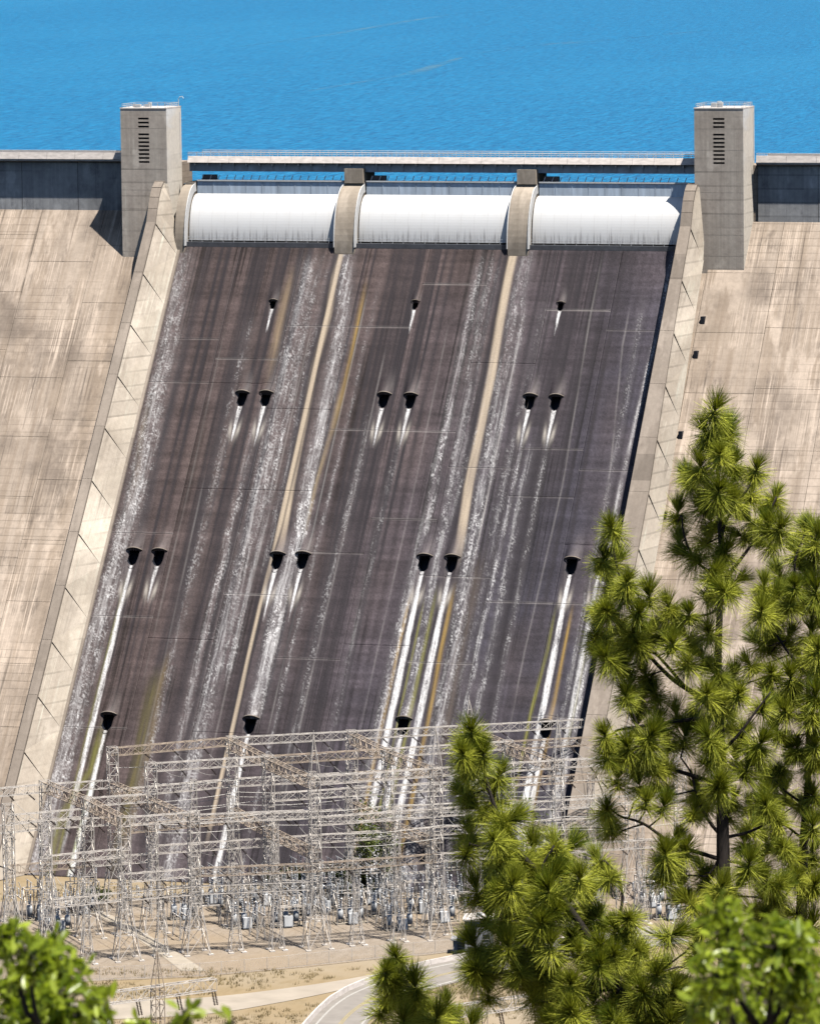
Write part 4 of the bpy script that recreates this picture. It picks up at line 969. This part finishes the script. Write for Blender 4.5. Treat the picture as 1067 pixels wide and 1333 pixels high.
def needles(tufts, N=420, width=.0036):
    """tufts: list of (tip point, axis, needle length); returns verts, quads, variation"""
    Vs, Fs, Rs = [], [], []; base = 0
    for (p, ax, Ln) in tufts:
        ax = unit(np.asarray(ax, float)); n = int(N*random.uniform(.85, 1.15))
        sk = rng.random(n) < random.uniform(.42, .72); s_ = np.where(sk, .35+.65*rng.random(n), .35*rng.random(n)); b = p-ax*(s_[:, None]*Ln*.75)
        th = np.radians(np.where(sk, rng.uniform(48, 128, n), np.abs(rng.normal(26, 13, n)))); ph = rng.random(n)*2*math.pi
        e1 = unit(np.cross(ax, [.3, .5, .8])); e2 = np.cross(ax, e1)
        d = ax*np.cos(th)[:, None]+(e1*np.cos(ph)[:, None]+e2*np.sin(ph)[:, None])*np.sin(th)[:, None]
        L = Ln*(.78+.34*rng.random(n))
        mid = b+d*(L*.5)[:, None]; droop = np.where(sk, .14, .03)*L; mid[:, 2] -= droop*.2
        tip = b+d*L[:, None]; tip[:, 2] -= droop
        w = unit(np.cross(d, rng.normal(size=(n, 3))))*width*(.8+.5*rng.random(n))[:, None]
        V4 = np.stack([b-w, b+w, mid+w*.9, mid-w*.9, tip+w*.35, tip-w*.35], 1)
        Vs.append(V4.reshape(-1, 3)); i0 = base+np.arange(n)[:, None]*6
        Fs.append(np.concatenate([i0+[[0, 1, 2, 3]], i0+[[3, 2, 4, 5]]])); base += n*6
        tv = np.clip(random.uniform(.05, .55)+np.where(sk, .28, -.08)+rng.normal(0, .22, n), 0, 1); Rs.append(np.repeat(tv, 6))  # skirts brighter than brushes: lit look of the tufts put into the colour
    return np.concatenate(Vs), np.concatenate(Fs), np.concatenate(Rs)
def pine(label, depth, trunk, limbs, tufts, rt=.16, r_top=.012, nl=.285, N=600, seed=0):
    """trunk/limbs: lists of (px, py[, depth offset]); tufts: (px, py[, offset, tilt x])"""
    random.seed(seed)
    T = [at_depth(q[0], q[1], depth+(q[2] if len(q) > 2 else 0)) for q in trunk]
    foot = T[-1].copy(); g = float(gh(foot[0], foot[1]))-.3
    T2 = [np.array(p) for p in smooth_line(T, 5)]
    base = np.array([foot[0]+.15, foot[1], g]); T2 += [foot*(1-t)+base*t for t in (.25, .5, .75, 1.0)]
    root = empty('pine_tree', (base[0], base[1], g), label, 'pine tree', 'pines on the slope below the viewer'); org = (base[0], base[1], g)
    n = len(T2); rad = [r_top+(rt-r_top)*(i/(n-1))**1.15 for i in range(n)]
    m = MB(); m.tube(T2, rad, 10); m.build('trunk', MAT['bark'], root, True, org)
    nodes = [(p, r_) for p, r_ in zip(T2[2:], rad[2:])]
    for lb in limbs:
        P_ = [at_depth(q[0], q[1], depth+(q[2] if len(q) > 2 else 0)) for q in lb]
        j = min(range(len(T2)), key=lambda i: np.linalg.norm(T2[i]-P_[-1])); 
        if np.linalg.norm(T2[j]-P_[-1]) < 1.2: P_[-1] = T2[j]
        Q = smooth_line(P_, 5); k_ = len(Q); r0 = .010; r1 = min(.036, .014+.010*sum(np.linalg.norm(Q[i+1]-Q[i]) for i in range(k_-1)))
        rr = [r0+(r1-r0)*i/(k_-1) for i in range(k_)]
        m = MB(); m.tube(Q, rr, 7); m.build('limb', MAT['bark'], root, True, org)
        nodes += list(zip(Q, rr))
    NP = np.array([q for q, _ in nodes]); tw = MB(); TF = []
    for q in tufts:
        P_ = at_depth(q[0], q[1], depth+(q[2] if len(q) > 2 else random.uniform(-.7, .7)))
        dd = np.linalg.norm(NP-P_, axis=1)+np.where(NP[:, 2] > P_[2]+.1, 1.5, 0); j = int(np.argmin(dd)); a = NP[j]
        up = np.array([0, 0, 1.0]); out = P_-a; ln = np.linalg.norm(out)
        ax = unit(unit(out)*.55+up*.75+rng.normal(0, .24, 3)) if ln > .05 else up
        if ln > .06:
            c = a+out*.55-up*.1*ln; tw.tube([a, c, P_-ax*.2, P_], [.013, .011, .009, .006], 5)
        TF.append((P_, ax, nl*random.uniform(.72, 1.12)))
        if random.random() < .38: TF.append((P_-ax*random.uniform(.16, .3)+rng.normal(0, .05, 3), unit(ax+rng.normal(0, .4, 3)), nl*random.uniform(.7, 1.0)))
    tag(tw.build('twigs', MAT['bark'], root, True, org), kind='stuff')
    Vv, Ff, rv = needles(TF, N, .0028)
    o = np_mesh('crown', Vv-np.array(org), Ff, MAT['needle'], root); set_var(o, rv)
    return root
# z4: crop 740,500 scale 3.263; z5: crop 700,880 scale 2.907; z3: crop 480,930 scale 2.667
z4 = lambda L: [(740+x/3.263, 500+y/3.263) for x, y in L]
z5 = lambda L: [(700+x/2.907, 880+y/2.907) for x, y in L]
z3 = lambda L: [(480+x/2.667, 930+y/2.667) for x, y in L]
main_t = z4([(625, 95), (575, 190), (675, 180), (635, 215), (560, 330), (640, 290), (500, 370), (800, 350), (700, 330), (640, 440), (580, 420), (880, 470), (465, 530), (645, 560), (590, 640), (720, 640), (850, 590), (470, 660), (500, 720), (670, 700), (780, 440), (700, 480), (560, 500), (620, 800), (720, 830), (650, 870), (600, 560), (760, 570), (900, 600)])
main_t += z4([(180, 600), (150, 730), (210, 740), (250, 830), (180, 840), (340, 880), (300, 960), (160, 960), (200, 1000), (420, 930), (510, 965), (410, 1040), (180, 1080), (150, 1150), (230, 1190), (320, 1215), (260, 1260), (440, 1090), (490, 1060), (590, 1040), (560, 1150), (620, 1220), (500, 1180), (350, 1040), (120, 1040), (290, 1100)])
main_t += z5([(250, 215), (330, 60), (400, 70), (460, 165), (430, 215), (600, 160), (560, 210), (640, 220), (520, 130), (350, 320), (420, 340), (480, 340), (380, 400), (460, 430), (410, 470), (480, 480), (530, 610), (480, 660), (640, 330), (690, 400), (560, 650), (590, 500), (600, 420), (730, 170), (780, 210), (700, 100), (260, 500), (270, 560), (640, 770), (540, 790), (700, 790), (560, 850), (620, 720), (520, 720), (340, 260), (300, 300), (850, 240), (800, 330), (750, 300), (860, 100), (640, 60), (760, 60), (820, 560), (780, 620), (860, 480), (740, 460), (800, 700), (860, 760), (760, 790), (920, 800)])
main_l = [[(795, 690), (803, 740), (822, 790), (836, 840), (870, 880), (905, 905), (934, 930)], z4([(200, 1200), (270, 1190), (350, 1140), (420, 1200), (500, 1290), (600, 1340), (640, 1420)]), z4([(480, 560), (490, 640), (530, 740), (600, 800), (640, 860)]), z4([(800, 370), (770, 430), (720, 500), (660, 600), (640, 700)]), z4([(880, 480), (830, 600), (770, 690), (690, 800), (655, 900)]), z4([(470, 990), (550, 985), (600, 975), (650, 940)]),
          z5([(345, 100), (370, 170), (400, 260), (480, 340), (560, 370), (680, 420)]), z5([(290, 220), (330, 200), (380, 170)]), z5([(260, 490), (310, 530), (400, 560), (500, 630), (580, 660), (690, 690)]), z5([(540, 310), (580, 370), (600, 450), (640, 540), (700, 600)]), z5([(880, 60), (820, 140), (760, 220), (700, 300)]), z5([(640, 760), (670, 720), (700, 650)]), z5([(960, 500), (880, 550), (800, 590), (720, 610)]), z5([(880, 760), (800, 720), (710, 680)])]
pine('tall dark-trunked pine with its tip against the right dam face', 70, [(931, 532), (933, 590), (936, 660), (938, 760), (935, 830), (934, 900), (938, 980), (940, 1050), (941, 1120), (943, 1200), (946, 1300), (948, 1400)], main_l, main_t, rt=.125, seed=1)
right_t = z4([(1000, 610), (960, 700), (1030, 720), (1060, 640), (1010, 800), (960, 850), (1050, 860), (830, 840), (880, 900), (820, 950), (850, 1020), (910, 960), (1000, 920), (940, 1060), (1030, 1040), (860, 1100), (980, 1150), (800, 1090), (860, 1220), (940, 1230), (1040, 1180), (700, 1230), (760, 1180), (890, 800), (1060, 980), (1060, 1120)])
right_t += z5([(930, 120), (1030, 150), (880, 60), (980, 60), (1050, 60), (980, 260), (1020, 330), (900, 200), (1050, 250), (880, 380), (930, 430), (860, 440), (800, 480), (1040, 440), (900, 560), (920, 640), (960, 700), (860, 620), (1040, 560), (1040, 660), (980, 760), (1050, 780), (900, 880), (960, 900), (1040, 930), (840, 700), (1000, 480), (940, 330), (860, 840), (820, 900)])
right_l = [z4([(1000, 640), (960, 760), (980, 900), (1000, 1000)]), z4([(830, 950), (880, 1060), (940, 1150), (970, 1250)]), z5([(1080, 60), (1050, 200), (1025, 300)]), z5([(800, 480), (880, 520), (980, 600), (1000, 640)]), z5([(900, 880), (960, 800), (1000, 720)]), z5([(880, 380), (940, 440), (1010, 480)])]
pine('bushy pine cut off by the right edge, behind the tall pine', 73, [(1062, 690), (1058, 780), (1052, 880), (1052, 1000), (1048, 1060), (1045, 1120), (1043, 1200), (1044, 1300), (1046, 1400)], right_l, right_t, rt=.11, seed=2)
low_t = z3([(355, 50), (325, 130), (395, 130), (350, 160), (455, 200), (340, 230), (320, 270), (370, 320), (430, 270), (350, 400), (500, 360), (430, 430), (350, 460), (470, 420), (510, 490), (570, 450), (640, 440), (700, 460), (600, 510), (560, 560), (500, 580), (450, 620), (520, 640), (620, 600), (640, 560), (730, 560), (790, 500), (770, 620), (700, 640), (680, 560), (480, 700), (530, 720), (600, 720), (650, 680), (800, 700), (760, 720), (900, 710), (860, 740), (560, 780), (630, 790), (700, 770), (730, 820), (520, 840), (590, 850), (650, 880), (800, 800), (850, 830), (360, 790), (400, 860), (370, 890), (440, 850), (580, 920), (640, 950), (700, 930), (760, 900), (620, 1010), (700, 1020), (780, 990), (860, 900), (920, 880), (950, 960), (880, 990), (840, 1050), (940, 1040), (1000, 900), (1010, 1010), (1060, 950), (640, 1060), (740, 1070), (990, 1060), (560, 960), (590, 660), (460, 540), (1050, 1060), (800, 860), (370, 595), (480, 790), (820, 1070), (1090, 1060), (1130, 1000), (1150, 1070), (900, 800), (960, 840)])
low_t += [(x, y) for x, y in [(880, 1215), (905, 1240), (870, 1260), (920, 1200), (890, 1290), (860, 1310)]]
low_l = [z3([(480, 430), (440, 340), (400, 200), (370, 120), (358, 70)])[::-1], z3([(820, 510), (860, 560), (880, 640), (850, 760), (810, 830)]), z3([(370, 890), (460, 900), (560, 910), (650, 930), (760, 930), (850, 950)]), z3([(640, 460), (600, 540), (640, 620), (700, 700), (760, 760)]), z3([(900, 720), (870, 790), (820, 850)]), z3([(480, 700), (560, 720), (660, 740), (760, 760)]), z3([(620, 1000), (720, 980), (840, 960)]), z3([(350, 450), (430, 470), (500, 490)]), z3([(1000, 900), (960, 980), (920, 1030)]), z3([(500, 580), (570, 600), (650, 640)])]
pine('lower pine leaning left in front of the substation', 64, z3([(358, 60), (385, 150), (410, 240), (440, 330), (480, 430), (540, 500), (620, 580), (700, 680), (760, 770), (820, 870), (860, 950), (920, 1030), (1000, 1090)])+[(890, 1420)], low_l, low_t, rt=.075, seed=3)
tip_t = z3([(92, 835), (60, 890), (120, 900), (90, 930), (160, 930), (70, 960), (150, 1030), (120, 1050), (270, 1000), (240, 1040), (300, 1060), (200, 1060), (360, 1070), (130, 990)])
pine('small pine tip poking up by the road', 66, z3([(92, 850), (120, 920), (180, 985), (250, 1040), (330, 1090)])+[(612, 1360), (620, 1440)], [z3([(270, 1000), (260, 1040), (270, 1060)]), z3([(130, 1040), (170, 1030), (200, 1005)])], tip_t, rt=.05, seed=4)

# broad-leaved oaks close to the camera (out of focus)
def oak(label, depth, blobs, nleaf, size, stem_px, seed):
    random.seed(seed); g_ = np.random.default_rng(seed)
    ctr = at_depth(*stem_px, depth); gz = float(gh(ctr[0], ctr[1]))-.3; org = (ctr[0], ctr[1], gz)
    root = empty('oak_tree', org, label, 'oak tree', 'broad-leaved oaks close to the viewer')
    m = MB(); m.tube([(ctr[0], ctr[1], gz), (ctr[0]+.1, ctr[1], gz+1.2), tuple(ctr-np.array([0, 0, .5])), tuple(ctr)], [.06, .05, .03, .018], 9); m.build('trunk', MAT['oakbark'], root, True, org)
    tw = MB(); Pp = []; tot = sum(b[2]*b[3] for b in blobs); px_m = FPX/depth
    for bx, by, rx, ry in blobs:
        dz = random.uniform(-.25, .35); c = at_depth(bx, by, depth+dz); r1 = rx/px_m; r2 = ry/px_m
        st = ctr+(c-ctr)*.2; m = MB(); m.tube([ctr, (ctr+c)/2-np.array([0, 0, .08]), c], [.014, .009, .004], 6); m.build('limb', MAT['oakbark'], root, True, org)
        for j in range(int(nleaf*rx*ry/tot)):
            d = g_.normal(size=3); d /= np.linalg.norm(d); r_ = g_.random()**.45
            q = c+RGT*d[0]*r1*r_+UPV*d[1]*r2*r_+FWD*d[2]*max(r1, r2)*.8*r_; Pp.append(q)
        for j in range(10):
            d = g_.normal(size=3); d /= np.linalg.norm(d); tw.tube([c, c+RGT*d[0]*r1*.8+UPV*d[1]*r2*.8+FWD*d[2]*r1*.6], [.006, .002], 4)
    tag(tw.build('twigs', MAT['oakbark'], root, True, org), kind='stuff')
    Pp = np.array(Pp); n = len(Pp)
    # lobed leaf outline, folded along the midrib
    out = np.array([(0, 0), (.14, .12), (.10, .25), (.26, .38), (.16, .52), (.27, .66), (.12, .80), (0, 1.0)])
    tmpl = np.array([(x, y, .25*x) for x, y in out]+[(-x, y, .25*x) for x, y in out[1:-1][::-1]]); k_ = len(tmpl)
    A = unit(g_.normal(size=(n, 3))+np.array([0, 0, -.25])); nrm = unit(np.cross(A, g_.normal(size=(n, 3)))+np.array([0, 0, .5])); nrm = unit(nrm-A*(nrm*A).sum(-1, keepdims=True)); X = np.cross(A, nrm)
    sz = size*(.6+.6*g_.random(n))[:, None, None]
    Vv = Pp[:, None]+sz*(tmpl[None, :, 0:1]*.78*X[:, None]+tmpl[None, :, 1:2]*A[:, None]+tmpl[None, :, 2:3]*nrm[:, None])
    # each leaf is a fan of quads either side of the midrib
    F = []; 
    for i in range(1, 7, 1):
        F.append((0, i, i+1, i+1) if False else None)
    quads = np.array([(0, 1, 2, 3), (0, 3, 4, 5), (0, 5, 6, 7), (0, 7, 8, 9), (0, 9, 10, 11), (0, 11, 12, 13)])
    Ff = (np.arange(n)[:, None, None]*k_+quads[None]).reshape(-1, 4)
    o = np_mesh('crown', Vv.reshape(-1, 3)-np.array(org), Ff, MAT['oakleaf'], root)
    set_var(o, np.repeat(np.clip(.45+g_.normal(0, .25, n), 0, 1), k_)); return root
oak('out-of-focus green oak in the bottom left corner', 15.5, [(35, 1250, 42, 36), (85, 1266, 32, 34), (18, 1296, 50, 40), (85, 1306, 50, 36), (8, 1222, 22, 24), (70, 1230, 16, 26), (128, 1318, 26, 26), (40, 1336, 70, 32), (185, 1336, 26, 11), (240, 1324, 15, 16), (300, 1332, 9, 9)], 1050, .052, (60, 1340), 21)
oak('out-of-focus pale green oak in the bottom right corner', 15, [(950, 1215, 45, 40), (1010, 1235, 50, 45), (930, 1270, 40, 40), (985, 1290, 55, 45), (1045, 1275, 40, 50), (940, 1190, 24, 26), (1000, 1325, 70, 35), (920, 1320, 30, 28), (1050, 1330, 40, 40), (1035, 1215, 30, 25)], 1550, .05, (990, 1345), 22)

# shrubs at the spillway toe
def shrub(px, py, w, h, lab, seed, mat='shrub', leaf=.34, n=900):
    g_ = np.random.default_rng(seed); b = on_z(px, py, 0); b[1] = min(b[1], YL-.8*ZL-w*.5-1.0) if px > 130 else b[1]; root = empty('toe_shrub', b, lab, 'shrub', 'shrubs at the toe of the spillway')
    m = MB()
    for a in range(5):
        t = 2*math.pi*a/5; m.tube([(0, 0, -.1), (math.cos(t)*w*.15, math.sin(t)*w*.15, h*.4), (math.cos(t)*w*.3, math.sin(t)*w*.3, h*.8)], [.09, .06, .02], 5)
    m.build('stems', MAT['oakbark'], root)
    cl = g_.normal(size=(14, 3)); cl = unit(cl)*g_.random((14, 1))**.4*[w*.42, w*.42, h*.38]+[0, 0, h*.55]
    P_ = cl[g_.integers(0, 14, n)]+g_.normal(size=(n, 3))*[w*.10, w*.10, h*.10]; P_[:, 2] = np.clip(P_[:, 2], .1, None)
    A = unit(g_.normal(size=(n, 3))); X = unit(np.cross(A, g_.normal(size=(n, 3)))); s_ = leaf*(.6+.8*g_.random(n))[:, None]
    Vv = np.stack([P_-A*s_, P_+X*s_*.5, P_+A*s_, P_-X*s_*.5], 1); Ff = np.arange(n*4).reshape(-1, 4)
    o = np_mesh('crown', Vv.reshape(-1, 3), Ff, MAT[mat], root); set_var(o, np.repeat(np.clip(g_.normal(.5, .3, n), 0, 1), 4)); return root
MAT['shrub2'] = foliage_mat('light_shrub_leaves', (.09, .115, .03), (.20, .24, .075), .7, .25)
for i, (px, py, w, h, lab, mt) in enumerate([(378, 1150, 6, 4.2, 'small dark shrub at the toe left of centre', 'shrub'), (410, 1151, 8, 6, 'broad dark shrub at the toe behind the middle breakers', 'shrub'), (480, 1147, 9, 6.5, 'dark shrub at the toe right of centre', 'shrub'), (510, 1146, 8, 6, 'dark shrub at the toe beside the pale green tree', 'shrub'), (528, 1143, 9, 19, 'tall thin pale green shrub against the spillway streams', 'shrub2'), (745, 1138, 16, 20, 'large olive shrub at the toe seen between gantries on the right', 'shrub'), (700, 1141, 12, 12, 'olive shrub at the toe left of the large one', 'shrub2'), (790, 1136, 12, 14, 'dark shrub at the foot of the right training wall', 'shrub'), (120, 1176, 7, 3, 'low pale shrub near the left gantry columns', 'shrub2')]):
    shrub(px, py, w, h, lab, 40+i, mt, n=(2600 if h > 10 else 1200))

# dry grass clumps on the open ground below the yard
MAT['straw'] = foliage_mat('dry_grass_blades', (.20, .145, .07), (.40, .31, .16), .8, .2)
g_ = np.random.default_rng(77); PX = np.concatenate([np.stack([g_.uniform(-20, 620, 2600), g_.uniform(1262, 1345, 2600)], 1), np.stack([g_.uniform(430, 1000, 1500), g_.uniform(1275, 1345, 1500)], 1), np.stack([g_.uniform(-20, 900, 900), g_.uniform(1150, 1172, 900)], 1)])
cl = vn = np.array([mnoise.noise((x*.02, y*.08, 3.1)) for x, y in PX]); PX = PX[cl > -.05]
def clear(x, y):
    ty = np.interp(x, [-120, 60, 250, 400, 500, 575], [1323, 1318, 1311, 1294, 1274, 1253])
    if abs(y-ty) < 13 and x < 580: return False
    kl = np.interp(y, [1247, 1264, 1281, 1301, 1333, 1375], [600, 520, 470, 430, 397, 365]); kr = np.interp(y, [1246, 1264, 1280, 1298, 1313, 1333, 1385], [760, 660, 590, 532, 502, 478, 450])
    return not (kl-8 < x < kr+6)
B_ = np.array([on_z(x, y, 0) for x, y in PX if clear(x, y)]); n = len(B_); k_ = 7
B2 = np.repeat(B_, k_, 0)+np.concatenate([g_.normal(0, .35, (n*k_, 2)), np.full((n*k_, 1), -.03)], 1)
h_ = (.25+.45*g_.random(n*k_))[:, None]; d_ = np.concatenate([g_.normal(0, .35, (n*k_, 2)), np.ones((n*k_, 1))], 1)*h_; a_ = g_.random(n*k_)*6.28
w_ = np.stack([np.cos(a_), np.sin(a_), 0*a_], 1)*.06
o = np_mesh('dry_grass', np.stack([B2-w_, B2+w_, B2+d_+w_*.2, B2+d_-w_*.2], 1).reshape(-1, 3), np.arange(n*k_*4).reshape(-1, 4), MAT['straw']); set_var(o, np.repeat(g_.random(n*k_), 4))
tag(o, 'dry straw coloured grass on the open ground below the yard', 'grass', kind='stuff')
